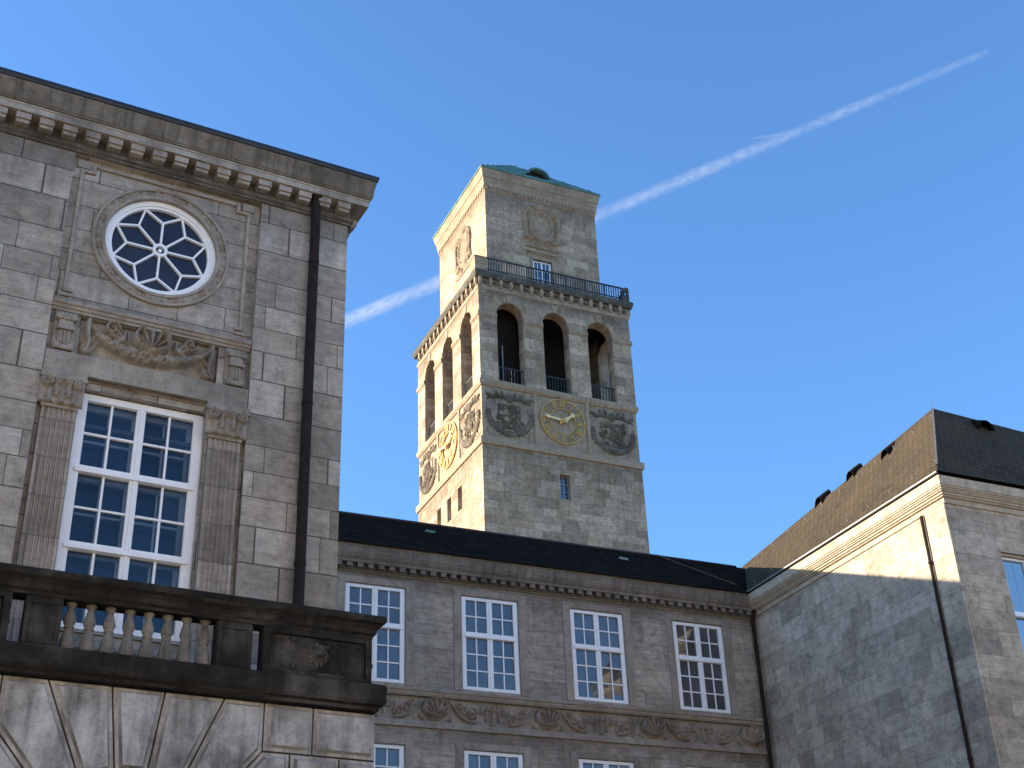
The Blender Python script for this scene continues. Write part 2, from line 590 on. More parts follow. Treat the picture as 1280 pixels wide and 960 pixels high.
M['white'] = plain('white_paint', (.86, .86, .86), .45, var=.04)
M['iron'] = plain('dark_iron', (.03, .03, .032), .5, metal=.3)
M['pipe'] = plain('brown_pipe', (.024, .017, .015), .75, var=.3, spec=.12)
M['pipe2'] = plain('rusty_wire', (.20, .13, .09), .7)
M['gutter'] = plain('blue_black_gutter', (.014, .016, .024), .5, var=.3)
M['slate_dark'] = slate('slate_dark', (.016, .0125, .0095), .9)
M['slate_brown'] = slate('slate_brown', (.074, .058, .039), .9, bh=.15, bw=.20, var=.22)
M['copper'] = plain('green_copper', (.10, .20, .165), .75, var=.5, scale=1.6)
M['gold'] = plain('gilding', (.58, .34, .10), .45, metal=.45, var=.3)
M['bright_gold'] = plain('bright_gilding', (.88, .58, .22), .35, metal=.35, var=.2)
M['ochre'] = stone('ochre_dial', [(.27, .18, .09), (.37, .26, .14), (.45, .34, .2)], seed=14.)
M['glass_near'] = glass('near_glass', (.010, .016, .03), 1.5)
M['glass_rose'] = glass('rose_glass', (.022, .024, .036), 1.45)
M['glass_wing'] = glass('wing_glass', (.058, .058, .062), 1.75)
M['glass_tower'] = glass('tower_glass', (.02, .05, .12), 2.0)
M['sky_glass'] = glass('sky_glass', (.06, .08, .11), 2.9)
# real see-through glazing for the big near window: a mirror film over clear glass
t = NT('clear_glass')
_, x, y = t.uv()
gl_ = t.new('BsdfGlossy'); gl_.inputs['Roughness'].default_value = .02
tp_ = t.new('BsdfTransparent'); tp_.inputs['Color'].default_value = (.42, .48, .56, 1)
fr_ = t.new('Fresnel'); fr_.inputs['IOR'].default_value = 1.55
bp_ = t.new('Bump'); bp_.inputs['Distance'].default_value = .004
t.link(t.noise(t.comb(x, y, 4.), 2.2, 2, .4), bp_.inputs['Height'])
t.link(bp_.outputs[0], gl_.inputs['Normal'])
mx_ = t.new('MixShader'); t.link(fr_.outputs[0], mx_.inputs[0]); t.link(tp_.outputs[0], mx_.inputs[1]); t.link(gl_.outputs[0], mx_.inputs[2])
t.link(mx_.outputs[0], t.out.inputs['Surface'])
M['clear_glass'] = t.m
M['curtain'] = plain('dim_blind', (.16, .17, .19), .9, var=.2)
M['old_lead'] = plain('old_lead', (.17, .165, .13), .85, var=.3, scale=1.5, spec=.2)
M['hip'] = plain('hip_metal', (.13, .125, .12), .7, var=.3)
M['lead'] = plain('grey_metal', (.28, .28, .28), .5, metal=.4)


# ------------------------------------------------------------------ ground
g = MB()
n = 64
g.add([(1500 * math.cos(2 * math.pi * i / n), 1500 * math.sin(2 * math.pi * i / n), 0) for i in range(n)], [tuple(range(n))])
t = NT('courtyard_paving')
_, x, y = t.uv()
br = t.new('TexBrick'); t.link(t.comb(x, y), br.inputs['Vector'])
br.inputs['Color1'].default_value = (.28, .235, .18, 1); br.inputs['Color2'].default_value = (.38, .315, .245, 1)
br.inputs['Mortar'].default_value = (.10, .09, .08, 1); br.inputs['Scale'].default_value = 1
br.inputs['Brick Width'].default_value = .24; br.inputs['Row Height'].default_value = .16; br.inputs['Mortar Size'].default_value = .008
t.link(br.outputs[0], t.b.inputs['Base Color']); t.b.inputs['Roughness'].default_value = .9
tag(g.build('ground', t.m), kind='structure')


# ------------------------------------------------------------------ windows
def window(parent, F, u0, u1, z0, z1, d, cols_, rows_, case=.12, mull=.15, trans=.14, munt=.04, gl='glass_wing', glazed=.06, name='window', sill=None):
    """casement window: cols_ lights side by side, each two panes wide; rows_ = panes high in every tier, top first"""
    f = MB()
    f.mbox(F, u0, u0 + case, d, d + .12, z0, z1)
    f.mbox(F, u1 - case, u1, d, d + .12, z0, z1)
    f.mbox(F, u0 + case, u1 - case, d, d + .12, z1 - case * .75, z1)
    f.mbox(F, u0 + case, u1 - case, d, d + .12, z0, z0 + case * .75)
    # thin outer stop
    for a, b in ((u0 - .03, u0), (u1, u1 + .03)):
        f.mbox(F, a, b, d + .02, d + .12, z0, z1)
    iw = u1 - u0 - 2 * case
    lw = (iw - mull * (cols_ - 1)) / cols_
    zt = z1 - case * .75
    ih = zt - (z0 + case * .75)
    tot = sum(rows_)
    ph = (ih - trans * (len(rows_) - 1)) / tot
    for k in range(1, cols_):
        m0 = u0 + case + k * lw + (k - 1) * mull
        f.mbox(F, m0, m0 + mull, d + .012, d + .12, z0 + case * .75, z1 - case * .75)
        f.mbox(F, m0 + mull * .36, m0 + mull * .64, d - .012, d + .012, z0 + case * .75, z1 - case * .75)
    z = zt
    for ti, rcount in enumerate(rows_):
        zb = z - rcount * ph
        for k in range(cols_):
            l0 = u0 + case + k * (lw + mull)
            if munt: f.mbox(F, l0 + lw / 2 - munt / 2, l0 + lw / 2 + munt / 2, d + .03, d + .085, zb, z)
            for r_ in range(1, rcount):
                zz = z - r_ * ph
                f.mbox(F, l0, l0 + lw / 2 - munt / 2, d + .032, d + .084, zz - munt / 2, zz + munt / 2)
                f.mbox(F, l0 + lw / 2 + munt / 2, l0 + lw, d + .032, d + .084, zz - munt / 2, zz + munt / 2)
        if ti < len(rows_) - 1:
            f.mbox(F, u0 + case, u1 - case, d + .006, d + .118, zb - trans, zb)
            f.mbox(F, u0 + case * .5, u1 - case * .5, d - .035, d + .006, zb - trans * .95, zb - trans * .45)
        z = zb - trans
    w_ = f.build(name, M['white'], parent, bevel=.006)
    # panes, each leaning a hair differently as old glazing does
    p = MB()
    z = zt
    for ti, rcount in enumerate(rows_):
        for r_ in range(rcount):
            za, zb = z - r_ * ph, z - (r_ + 1) * ph
            for k in range(cols_):
                l0 = u0 + case + k * (lw + mull)
                for h in range(2):
                    a, b = l0 + h * lw / 2, l0 + (h + 1) * lw / 2
                    e = [random.uniform(-.005, .005) for _ in range(3)]
                    p.add([F(a, d + glazed + e[0], zb), F(b, d + glazed + e[1], zb), F(b, d + glazed + e[1] + e[2], za), F(a, d + glazed + e[0] + e[2], za)],
                          [(0, 1, 2, 3)])
        z = z - rcount * ph - trans
    p.build('pane', M[gl], w_)
    return w_


# unseen building added behind the viewpoint: its sunlit front lights the shaded walls
OB = empty('added_bounce_building', (0, -14, 0), math.pi)
tag(OB, 'added unseen cream building that bounces sunlight, with rows of windows and a low roof', 'building')
b = MB()
hs = []
for k in range(18):
    for z0 in (1.2, 5.4, 9.6, 13.8):
        hs.append(rect(-42 + k * 5 - .8, -42 + k * 5 + .8, z0, z0 + 2.6))
wall_panel(b, front, rect(-46, 46, 0, 18.5), hs, 0, .25)
b.build('wall', stone('cream_render', [(.58, .50, .38), (.64, .56, .43), (.68, .60, .47)], streak=.15, stain=.15, seed=20., pits=.1), OB)
for h in hs:
    q = MB()
    q.mbox(front, h[0][0], h[1][0], .2, .26, h[0][1], h[2][1])
    q.build('window', M['glass_wing'], OB)
b = MB()
b.box(-46.4, 46.4, -.4, 12, 18.5, 18.9)
b.add([(-46.4, -.4, 18.9), (46.4, -.4, 18.9), (46.4, 6, 20.2), (-46.4, 6, 20.2)], [(0, 1, 2, 3)])
b.build('roof', M['slate_dark'], OB)

# ================================================================== NEAR BUILDING (left)
LB = empty('town_hall_building', (5.5748, 19.0, 0), R(4.6398))
tag(LB, 'near grey stone building with round rosette window and black stained balcony', 'building')
BU0, BU1, BZ0, BZ1 = -4.80, -1.60, 6.9, 16.06       # recessed bay
BD = .12
LD = 6.0
b = MB()
wall_panel(b, front, rect(-15, 0, 0, 16.9), [rect(BU0, BU1, BZ0, BZ1), rect(BU0 - 6.6, BU1 - 6.6, BZ0, BZ1)], 0, BD)
b.add([(0, 0, 0), (0, LD, 0), (0, LD, 16.9), (0, 0, 16.9)], [(0, 1, 2, 3)])
b.add([(-15, LD, 0), (0, LD, 0), (0, LD, 16.9), (-15, LD, 16.9)], [(0, 1, 2, 3)])
b.add([(-15, 0, 0), (-15, LD, 0), (-15, LD, 16.9), (-15, 0, 16.9)], [(0, 1, 2, 3)])
b.build('wall', M['near_ashlar'], LB)
b = MB()
RC_, RZ_ = -3.22, 14.71
WU0, WU1, WZ0, WZ1 = -4.18, -2.24, 8.07, 11.80
wall_panel(b, front, rect(BU0, BU1, BZ0, BZ1), [rect(WU0 - .02, WU1 + .02, WZ0 - .02, WZ1 + .02), circ(RC_, RZ_, .93), rect(-4.32, -2.12, 12.33, 13.06)], BD, .30)
b.add([(-11.4, BD, BZ0), (-8.2, BD, BZ0), (-8.2, BD, BZ1), (-11.4, BD, BZ1)], [(0, 1, 2, 3)])
b.build('bay_wall', M['near_bay'], LB)
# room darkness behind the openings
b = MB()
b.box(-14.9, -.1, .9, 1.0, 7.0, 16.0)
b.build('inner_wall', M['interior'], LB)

# cornice
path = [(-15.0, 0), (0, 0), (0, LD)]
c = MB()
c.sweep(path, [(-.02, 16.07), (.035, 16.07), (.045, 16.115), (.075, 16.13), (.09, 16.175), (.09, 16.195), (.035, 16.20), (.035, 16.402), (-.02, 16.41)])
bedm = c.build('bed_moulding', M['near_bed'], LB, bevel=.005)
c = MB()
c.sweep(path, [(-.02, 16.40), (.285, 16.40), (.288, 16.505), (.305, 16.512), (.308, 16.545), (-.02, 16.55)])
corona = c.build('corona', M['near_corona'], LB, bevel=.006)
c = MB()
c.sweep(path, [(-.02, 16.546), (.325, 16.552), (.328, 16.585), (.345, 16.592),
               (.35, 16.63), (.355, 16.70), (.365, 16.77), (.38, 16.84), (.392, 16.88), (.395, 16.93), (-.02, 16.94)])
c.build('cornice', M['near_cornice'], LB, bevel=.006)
u = -2.87 - .37 * 10
while u < 0.0:
    c = MB()
    c.box(u, u + .235, -.245, -.03, 16.285, 16.399)
    c.box(u + .012, u + .223, -.205, -.03, 16.225, 16.287)
    c.build('modillion', M['near_corona'], LB, bevel=.006)
    u += .37
v = .17
while v < LD - .2:
    c = MB()
    c.box(.03, .245, v, v + .235, 16.285, 16.399)
    c.box(.03, .205, v + .012, v + .223, 16.225, 16.287)
    c.build('modillion', M['near_corona'], LB, bevel=.006)
    v += .37
c = MB()
c.sweep(path, [(.34, 16.935), (.41, 16.935), (.425, 16.97), (.425, 17.03), (.38, 17.04), (.30, 16.97)])
c.build('gutter', M['gutter'], LB)
c = MB()
c.sweep(path, [(.30, 16.96), (-2.9, 17.4)], caps=False)
c.build('roof', M['slate_dark'], LB)

# raised frame of the upper field with crossettes
fr = MB()
fd0, fd1 = BD - .05, BD + .02
def fbar(u0, u1, z0, z1, a=fd0): fr.box(u0, u1, a, fd1, z0, z1)
fbar(-4.42, -2.03, 15.93, 15.99)
for s in (0, 1):
    X = lambda q: q if not s else 2 * RC_ - q
    def fb(u0, u1, z0, z1, a=fd0):
        a0, a1 = sorted((X(u0), X(u1))); fr.box(a0, a1, a, fd1, z0, z1)
    fb(-4.48, -4.42, 15.79, 15.99)
    fb(-4.67, -4.48, 15.79, 15.85)
    fb(-4.67, -4.61, 13.44, 15.79)
    fb(-4.61, -4.53, 13.44, 13.50)
    fb(-4.74, -4.56, 13.36, 13.42, BD - .035)
    fb(-4.74, -4.70, 13.30, 13.52, BD - .02)
    fb(-4.74, -4.52, 15.87, 16.03, BD - .045)
fr.build('field_frame', M['near_smooth'], LB, bevel=.008)
# moulding under the rosette field
c = MB()
c.sweep([(-4.79, BD), (-1.61, BD)], [(-.02, 13.07), (.05, 13.07), (.055, 13.11), (.085, 13.125), (.09, 13.165), (.12, 13.18), (.125, 13.23), (.10, 13.26), (-.02, 13.28)])
c.build('string_moulding', M['near_smooth'], LB, bevel=.006)

# rosette window
ro = MB()
ro.ring(front, RC_, RZ_, .925, .985, BD - .055, BD + .05)
ro.ring(front, RC_, RZ_, 1.09, 1.14, BD - .06, BD + .05)
rs = ro.build('rosette_surround', M['near_smooth'], LB, bevel=.015)


def ring_h(U, Z):
    H = .03 * np.ones_like(U)
    for k in range(12):
        a = 2 * math.pi * (k + .5) / 12
        px, pz = RC_ + 1.035 * math.cos(a), RZ_ + 1.035 * math.sin(a)
        H = H - .07 * np.exp(-((np.hypot(U - px, Z - pz) - .062) / .02) ** 2)
        H = np.maximum(H, rosette(U, Z, px, pz, .055, .075, 4))
        for s in (-1, 1):
            aa = a + s * .165
            qx, qz = RC_ + 1.03 * math.cos(aa), RZ_ + 1.03 * math.sin(aa)
            H = np.maximum(H, leaf(U, Z, qx, qz, a + s * math.pi / 2, .09, .02, .06))
            H = H - .035 * np.exp(-((np.hypot(U - RC_ - 1.07 * math.cos(aa), Z - RZ_ - 1.07 * math.sin(aa))) / .022) ** 2)
    return H
relief('carved_ring', front, RC_ - 1.1, RC_ + 1.1, RZ_ - 1.1, RZ_ + 1.1, .0125, ring_h, M['near_smooth'], rs, BD,
       mask=lambda U, Z: (np.hypot(U - RC_, Z - RZ_) < 1.10) & (np.hypot(U - RC_, Z - RZ_) > .96))
ro = MB()
fd = BD + .06
ro.ring(front, RC_, RZ_, .80, .93, fd, fd + .12)
ro.ring(front, RC_, RZ_, .845, .93, fd - .03, fd)
ro.ring(front, RC_, RZ_, .075, .125, fd + .01, fd + .1, 32)
ro.ring(front, RC_, RZ_, .0, .035, fd + .03, fd + .1, 20)
def pol(r, a): return (RC_ + r * math.cos(a), fd + .05, RZ_ + r * math.sin(a))
for k in range(8):
    a = math.pi / 2 + k * math.pi / 4
    ro.bar(pol(.12, a), pol(.56, a), .034, .06, up=(0, 1, 0))
    for s in (-1, 1):
        ro.bar(pol(.555, a), pol(.81, a + s * math.pi / 8), .034, .058, up=(0, 1, 0))
rw = ro.build('rosette_window', M['white'], LB)
p = MB()
n = 48
p.add([(RC_ + .86 * math.cos(2 * math.pi * i / n), fd + .07, RZ_ + .86 * math.sin(2 * math.pi * i / n)) for i in range(n)], [tuple(range(n))])
p.build('pane', M['glass_rose'], rw)

# garland relief above the window
def garland_h(U, Z):
    H = .015 * vnoise(U, Z, 8)
    c0 = RC_
    # swag
    pts = bez((c0 - .98, 12.98), (c0 - .62, 12.42), (c0 + .62, 12.42), (c0 + .98, 12.98), 30)
    ws = [.035 + .075 * math.sin(math.pi * i / 30) for i in range(31)]
    sw = stroke(U, Z, pts, ws, .19)
    H = np.maximum(H, sw * (.55 + .6 * vnoise(U, Z, 24)))
    # shell
    H = np.maximum(H, shell_h(U, Z, c0, 12.87, .29, .235, .25, 9))
    for s in (-1, 1):
        X = lambda q: c0 + s * q
        for a, l in ((2.2, .3), (2.8, .26), (3.5, .22), (1.5, .2)):
            H = np.maximum(H, leaf(U, Z, X(.42), 12.78, a if s < 0 else math.pi - a, l, .034, .14))
        H = np.maximum(H, stroke(U, Z, spiral(X(.62), 12.95, .12, 1.4, -s, 0), .026, .15))
        H = np.maximum(H, stroke(U, Z, bez((X(.98), 13.0), (X(1.03), 12.75), (X(.86), 12.62), (X(1.02), 12.42), 14), [.045] * 7 + [.03] * 8, .16))
        for q in range(3):
            H = np.maximum(H, stroke(U, Z, bez((X(.80 + .03 * q), 12.66 - .05 * q), (X(.9), 12.48 - .04 * q), (X(.98), 12.52 - .05 * q), (X(1.05), 12.60 - .06 * q), 8), .02, .12))
        H = np.maximum(H, leaf(U, Z, X(.98), 12.60, (2.2 if s > 0 else .9), .26, .03, .12))
        H = np.maximum(H, rosette(U, Z, X(.97), 12.92, .075, .17))
    return H
gr = relief('garland_relief', front, -4.32, -2.12, 12.33, 13.06, .014, lambda U, Z: 1.35 * garland_h(U, Z), M['near_smooth'], LB, BD + .09)
# side consoles
for cx in (-4.55, -1.84):
    c = MB()
    c.box(cx - .17, cx + .17, BD - .05, BD + .02, 12.32, 13.06)
    c.box(cx - .15, cx + .15, BD - .14, BD - .045, 12.88, 12.98)
    c.box(cx - .11, cx + .11, BD - .12, BD - .045, 12.74, 12.88)
    c.box(cx - .13, cx + .13, BD - .15, BD - .045, 12.70, 12.755)
    c.box(cx - .095, cx + .095, BD - .10, BD - .045, 12.46, 12.70)
    c.box(cx - .15, cx + .15, BD - .13, BD - .045, 12.36, 12.44)
    for s in (-1, 1):
        c.tube([(cx + s * .11, BD - .16, 12.92), (cx + s * .11, BD - .04, 12.92)], .055, 14)
        c.tube([(cx + s * .10, BD - .14, 12.42), (cx + s * .10, BD - .04, 12.42)], .05, 14)
    for q in (-.05, 0, .05):
        c.box(cx + q - .014, cx + q + .014, BD - .125, BD - .09, 12.47, 12.69)
    c.build('console', M['near_smooth'], LB, bevel=.012)
# architrave
c = MB()
c.box(-4.79, -1.61, 0.0, BD + .02, 11.97, 12.325)
c.build('architrave', M['near_smooth'], LB, bevel=.01)

# pilasters with fluting and capitals
for p0, p1 in ((-4.72, -4.22), (-2.19, -1.68)):
    nf = 6
    wv = p1 - p0
    xs = [(p0, BD + .02), (p0, .015)]
    fw = (wv - .07) / nf
    for k in range(nf):
        a = p0 + .035 + k * fw
        xs.append((a + fw * .14, .015))
        for q in range(1, 6):
            an = math.pi * q / 6
            xs.append((a + fw * .5 - fw * .36 * math.cos(an), .015 + .026 * math.sin(an)))
        xs.append((a + fw * .86, .015))
    xs += [(p1, .015), (p1, BD + .02)]
    c = MB()
    k = len(xs)
    c.add([(x, y, 7.0) for x, y in xs] + [(x, y, 11.36) for x, y in xs], [(i, i + 1, k + i + 1, k + i) for i in range(k - 1)])
    pil = c.build('pilaster', M['near_pilaster'], LB)
    m_ = (p0 + p1) / 2
    c = MB()
    c.box(p0 - .02, p1 + .02, -.01, BD + .02, 11.345, 11.40)
    c.add([(p0, -.005, 11.40), (p1, -.005, 11.40), (p1 + .07, -.07, 11.80), (p0 - .07, -.07, 11.80),
           (p0, BD, 11.40), (p1, BD, 11.40), (p1 + .07, BD, 11.80), (p0 - .07, BD, 11.80)],
          [(0, 1, 2, 3), (1, 5, 6, 2), (4, 0, 3, 7), (3, 2, 6, 7), (0, 4, 5, 1)])
    c.box(p0 - .10, p1 + .10, -.095, BD + .02, 11.80, 11.85)
    c.box(p0 - .085, p1 + .085, -.08, BD + .02, 11.85, 11.93)
    cap = c.build('capital', M['near_smooth'], pil, bevel=.006)

    def cap_h(U, Z, m_=m_, wv=wv):
        H = (Z - 11.40) / .40 * .075 + .0
        H = H - .03 * (np.abs(U - m_) > wv / 2 + .02 + (Z - 11.40) * .16)
        for q in (-1.05, 0, 1.05):
            H = np.maximum(H, (Z - 11.40) * .16 + leaf(U, Z, m_ + q * wv / 3, 11.41, math.pi / 2 - q * .05, .22, .05, .10))
        for q in (-.52, .52):
            H = np.maximum(H, (Z - 11.40) * .16 + leaf(U, Z, m_ + q * wv / 3, 11.52, math.pi / 2 - q * .1, .2, .045, .10))
        for s_ in (-1, 1):
            H = np.maximum(H, .05 + stroke(U, Z, spiral(m_ + s_ * (wv / 2 - .015), 11.715, .085, 1.6, s_, math.pi / 2), .024, .12))
            H = np.maximum(H, .05 + stroke(U, Z, spiral(m_ + s_ * .07, 11.74, .055, 1.3, -s_, math.pi / 2), .018, .09))
        H = np.maximum(H, .04 + rosette(U, Z, m_, 11.79, .05, .09))
        return H
    relief('leaf_carving', front, p0 - .08, p1 + .08, 11.40, 11.82, .0105, cap_h, M['near_smooth'], cap, -.004, grit=.003)
# dark side gaps of the pilasters come from the recess itself

window(LB, front, WU0, WU1, WZ0, WZ1, BD + .10, 2, (2, 2, 2), case=.145, mull=.135, trans=.13, munt=.036, gl='clear_glass', glazed=.075)
wi = window(LB, front, WU0 + .06, WU1 - .06, WZ0 + .05, WZ1 - .05, BD + .34, 2, (2, 2, 2), case=.13, mull=.16, trans=.15, munt=.036, gl='glass_near', glazed=.075, name='inner_window')
b = MB()
b.box(WU0 - .05, WU1 + .05, BD + .24, BD + .33, 11.30, 11.36)
b.box(WU0, WU0 + .10, BD + .24, BD + .33, 8.0, 11.9)
b.box(WU1 - .10, WU1, BD + .24, BD + .33, 8.0, 11.9)
b.build('blind_rail', M['curtain'], LB)
c = MB()
c.box(WU0 - .02, WU1 + .02, BD - .03, BD + .3, WZ0 - .08, WZ0 - .021)
c.box(-4.2, -2.2, BD - .02, BD + .02, 7.78, 7.86)
c.build('window_sill', M['near_smooth'], LB, bevel=.008)

# downpipe
c = MB()
c.tube([(-.655, -.13, 6.9), (-.655, -.13, 16.3), (-.655, -.22, 16.42)], .085, 18)
c.box(-.755, -.555, -.235, -.05, 16.40, 16.56)
for z in (9.4, 12.2, 15.0):
    c.tube([(-.655, -.13, z), (-.655, -.13, z + .05)], .094, 18)
    c.box(-.675, -.635, -.06, .01, z + .005, z + .045)
c.build('downpipe', M['pipe'], LB)

# --- loggia below and balcony
VB = -1.9
AC = (-3.30, 4.15)
b = MB()
arc = [(AC[0] + 1.5 * math.cos(math.pi * i / 24), AC[1] + 1.5 * math.sin(math.pi * i / 24)) for i in range(25)]
wall_panel(b, front, rect(-6.5, -.12, 0, 6.72), [[(AC[0] - 1.5, .02), (AC[0] + 1.5, .02)] + arc], VB + .09, 1.2)
b.add([(-.12, VB + .03, 0), (-.12, 0, 0), (-.12, 0, 6.72), (-.12, VB + .03, 6.72)], [(0, 1, 2, 3)])
b.add([(-6.5, VB + .03, 0), (-6.5, 0, 0), (-6.5, 0, 6.72), (-6.5, VB + .03, 6.72)], [(0, 1, 2, 3)])


def rustic(poly, inset=.055, h=.05, gap=.012):
    """one block with a drafted margin, polygon in (u, z), counter-clockwise"""
    def shrink(poly, d):
        n = len(poly); out = []
        for i in range(n):
            p0 = Vector(poly[i - 1]); p1 = Vector(poly[i]); p2 = Vector(poly[(i + 1) % n])
            a = (p1 - p0).normalized(); e = (p2 - p1).normalized()
            na = Vector((-a.y, a.x)); nb = Vector((-e.y, e.x))
            m = (na + nb) / max(.3, 1 + na.dot(nb))
            out.append(p1 + m * d)
        return out
    a = shrink(poly, gap); i1 = shrink(poly, inset); i2 = shrink(poly, inset + .03)
    n = len(poly)
    vs = [(p.x, VB + .095, p.y) for p in a] + [(p.x, VB, p.y) for p in a] + [(p.x, VB - .002, p.y) for p in i1] + [(p.x, VB - h, p.y) for p in i2]
    fs = []
    for k in range(3):
        for i in range(n):
            j = (i + 1) % n
            fs.append((k * n + i, k * n + j, (k + 1) * n + j, (k + 1) * n + i))
    fs.append(tuple(3 * n + i for i in range(n)))
    b.add(vs, fs)


def rad(u0, r=1.5):
    """point on the intrados along the joint that meets (u0, 6.68)"""
    d = Vector((u0 - AC[0], 6.68 - AC[1])).normalized()
    return (AC[0] + d.x * r, AC[1] + d.y * r)
ZT = 6.685
for s in (0, 1):
    def fl(pl): return pl if not s else [(2 * AC[0] - q[0], q[1]) for q in reversed(pl)]
    rustic(fl([rad(-2.97), rad(-2.2), (-2.2, ZT), (-2.97, ZT)]))
    d = Vector((-1.67 - AC[0], 6.05 - AC[1])).normalized(); q = (AC[0] + d.x * 1.5, AC[1] + d.y * 1.5)
    rustic(fl([rad(-2.2), q, (-1.67, 6.05), (-1.67, ZT), (-2.2, ZT)]))
    rustic(fl([(-1.67, 6.055), (-1.0, 6.055), (-1.0, ZT), (-1.67, ZT)]))
    rustic(fl([(-1.0, 6.055), (-.12, 6.055), (-.12, ZT), (-1.0, ZT)]))
    d = Vector((-1.3 - AC[0], 5.45 - AC[1])).normalized(); q2 = (AC[0] + d.x * 1.5, AC[1] + d.y * 1.5)
    rustic(fl([q, q2, (-1.3, 5.45), (-1.3, 6.055), (-1.67, 6.05)]))
    rustic(fl([(-1.3, 5.45), (-.62, 5.45), (-.62, 6.055), (-1.3, 6.055)]))
    rustic(fl([(-.62, 5.45), (-.12, 5.45), (-.12, 6.055), (-.62, 6.055)]))
    for k in range(9):
        z0 = 5.45 - .6 * (k + 1)
        us = [-1.75, -1.0, -.12] if k % 2 else [-1.75, -.7, -.12]
        for a_, e_ in zip(us, us[1:]):
            rustic(fl([(a_, z0), (e_, z0), (e_, z0 + .6), (a_, z0 + .6)]))
rustic([rad(-3.63), rad(-2.97), (-2.97, ZT), (-3.63, ZT)], h=.07)
b.build('arcade_wall', M['rustic'], LB)

BP = [(-6.45, 0), (-6.45, VB - .08), (-.16, VB - .08), (-.16, 0)]
c = MB()
c.sweep(BP, [(-.3, 6.69), (.04, 6.69), (.05, 6.74), (.10, 6.76), (.12, 6.80), (.125, 7.0), (.11, 7.04), (-.3, 7.06)])
c.box(-6.5, -.2, VB + .1, 0, 6.72, 6.95)
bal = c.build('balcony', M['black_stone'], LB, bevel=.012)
VR = VB - .05          # front of the piers
c = MB()
for pth in ([(-6.42, -.05), (-6.42, VR), (-.20, VR), (-.20, -.05)],):
    c.sweep(pth, [(-.26, 7.70), (.0, 7.70), (.01, 7.74), (.045, 7.77), (.055, 7.83), (.10, 7.88), (.145, 7.91), (.155, 7.98), (.13, 8.01), (.0, 8.03), (-.26, 8.03)])
c.build('rail', M['black_stone'], bal, bevel=.008)


def pier(u0, u1):
    q = MB()
    q.box(u0, u1, VR + .02, VR + .24, 7.045, 7.705)
    q.box(u0 - .0, u0 + .06, VR, VR + .02, 7.1, 7.66)
    q.box(u1 - .06, u1, VR, VR + .02, 7.1, 7.66)
    q.box(u0 + .06, u1 - .06, VR, VR + .02, 7.60, 7.66)
    q.box(u0 + .06, u1 - .06, VR, VR + .02, 7.1, 7.16)
    q.box(u0 - .01, u1 + .01, VR - .01, VR + .25, 7.04, 7.095)
    q.build('pier', M['black_stone'], bal, bevel=.008)
pier(-4.79, -4.35)
pier(-2.37, -1.90)


def quatre(U, Z, cx, cz, r, h):
    H = np.zeros_like(U)
    for k in range(4):
        a = math.pi / 4 + k * math.pi / 2
        d = np.hypot(U - cx - r * .5 * math.cos(a), Z - cz - r * .5 * math.sin(a))
        H = np.maximum(H, h * np.clip(1 - np.abs(d - r * .42) / (r * .16), 0, 1))
    return H


def lion_block_h(c0):
    def f(U, Z):
        H = .012 * vnoise(U, Z, 9)
        # raised frames and corner squares on both sides of the head
        for s in (-1, 1):
            for q in (.30, .42, .60):
                H = np.maximum(H, .04 * (np.abs(U - c0 - s * q) < .012) * (np.abs(Z - 7.39) < .19))
            for zz in (7.20, 7.58):
                H = np.maximum(H, .04 * (np.abs(Z - zz) < .012) * (np.abs(U - c0 - s * .51) < .10))
                H = np.maximum(H, .05 * (np.maximum(np.abs(U - c0 - s * .36), np.abs(Z - zz)) < .03))
        return H
    return f


def lion_head_h(c0):
    def f(U, Z):
        H = -.05 * np.ones_like(U)
        # lion head: mane, brow, cheeks, muzzle, ears
        x = (U - c0) * 1.22; z = (Z - 7.40) * 1.22
        r = np.hypot(x / 1.0, z / 1.05); th = np.arctan2(z, x)
        mane = np.clip(1 - r / (.185 + .018 * np.cos(11 * th)), 0, 1)
        H = np.maximum(H, .09 * np.sqrt(mane) * (.72 + .28 * np.cos(19 * th)))
        head = np.clip(1 - ((x / .115) ** 2 + (z / .14) ** 2), 0, 1)
        H = np.maximum(H, .19 * np.sqrt(head))
        for s in (-1, 1):
            H = np.maximum(H, .21 * np.sqrt(np.clip(1 - (((x - s * .042) / .05) ** 2 + ((z + .045) / .04) ** 2), 0, 1)))
            H = np.maximum(H, .20 * np.sqrt(np.clip(1 - (((x - s * .05) / .05) ** 2 + ((z - .065) / .022) ** 2), 0, 1)))
            H = np.maximum(H, .14 * np.sqrt(np.clip(1 - (((x - s * .12) / .035) ** 2 + ((z - .105) / .04) ** 2), 0, 1)))
            e = np.exp(-(((x - s * .05) / .022) ** 2 + ((z - .03) / .015) ** 2))
            H = H - .06 * e
        H = np.maximum(H, .245 * np.sqrt(np.clip(1 - ((x / .035) ** 2 + ((z - .0) / .055) ** 2), 0, 1)))
        H = H - .09 * np.exp(-((x / .05) ** 2 + ((z + .092) / .014) ** 2))
        return H
    return f
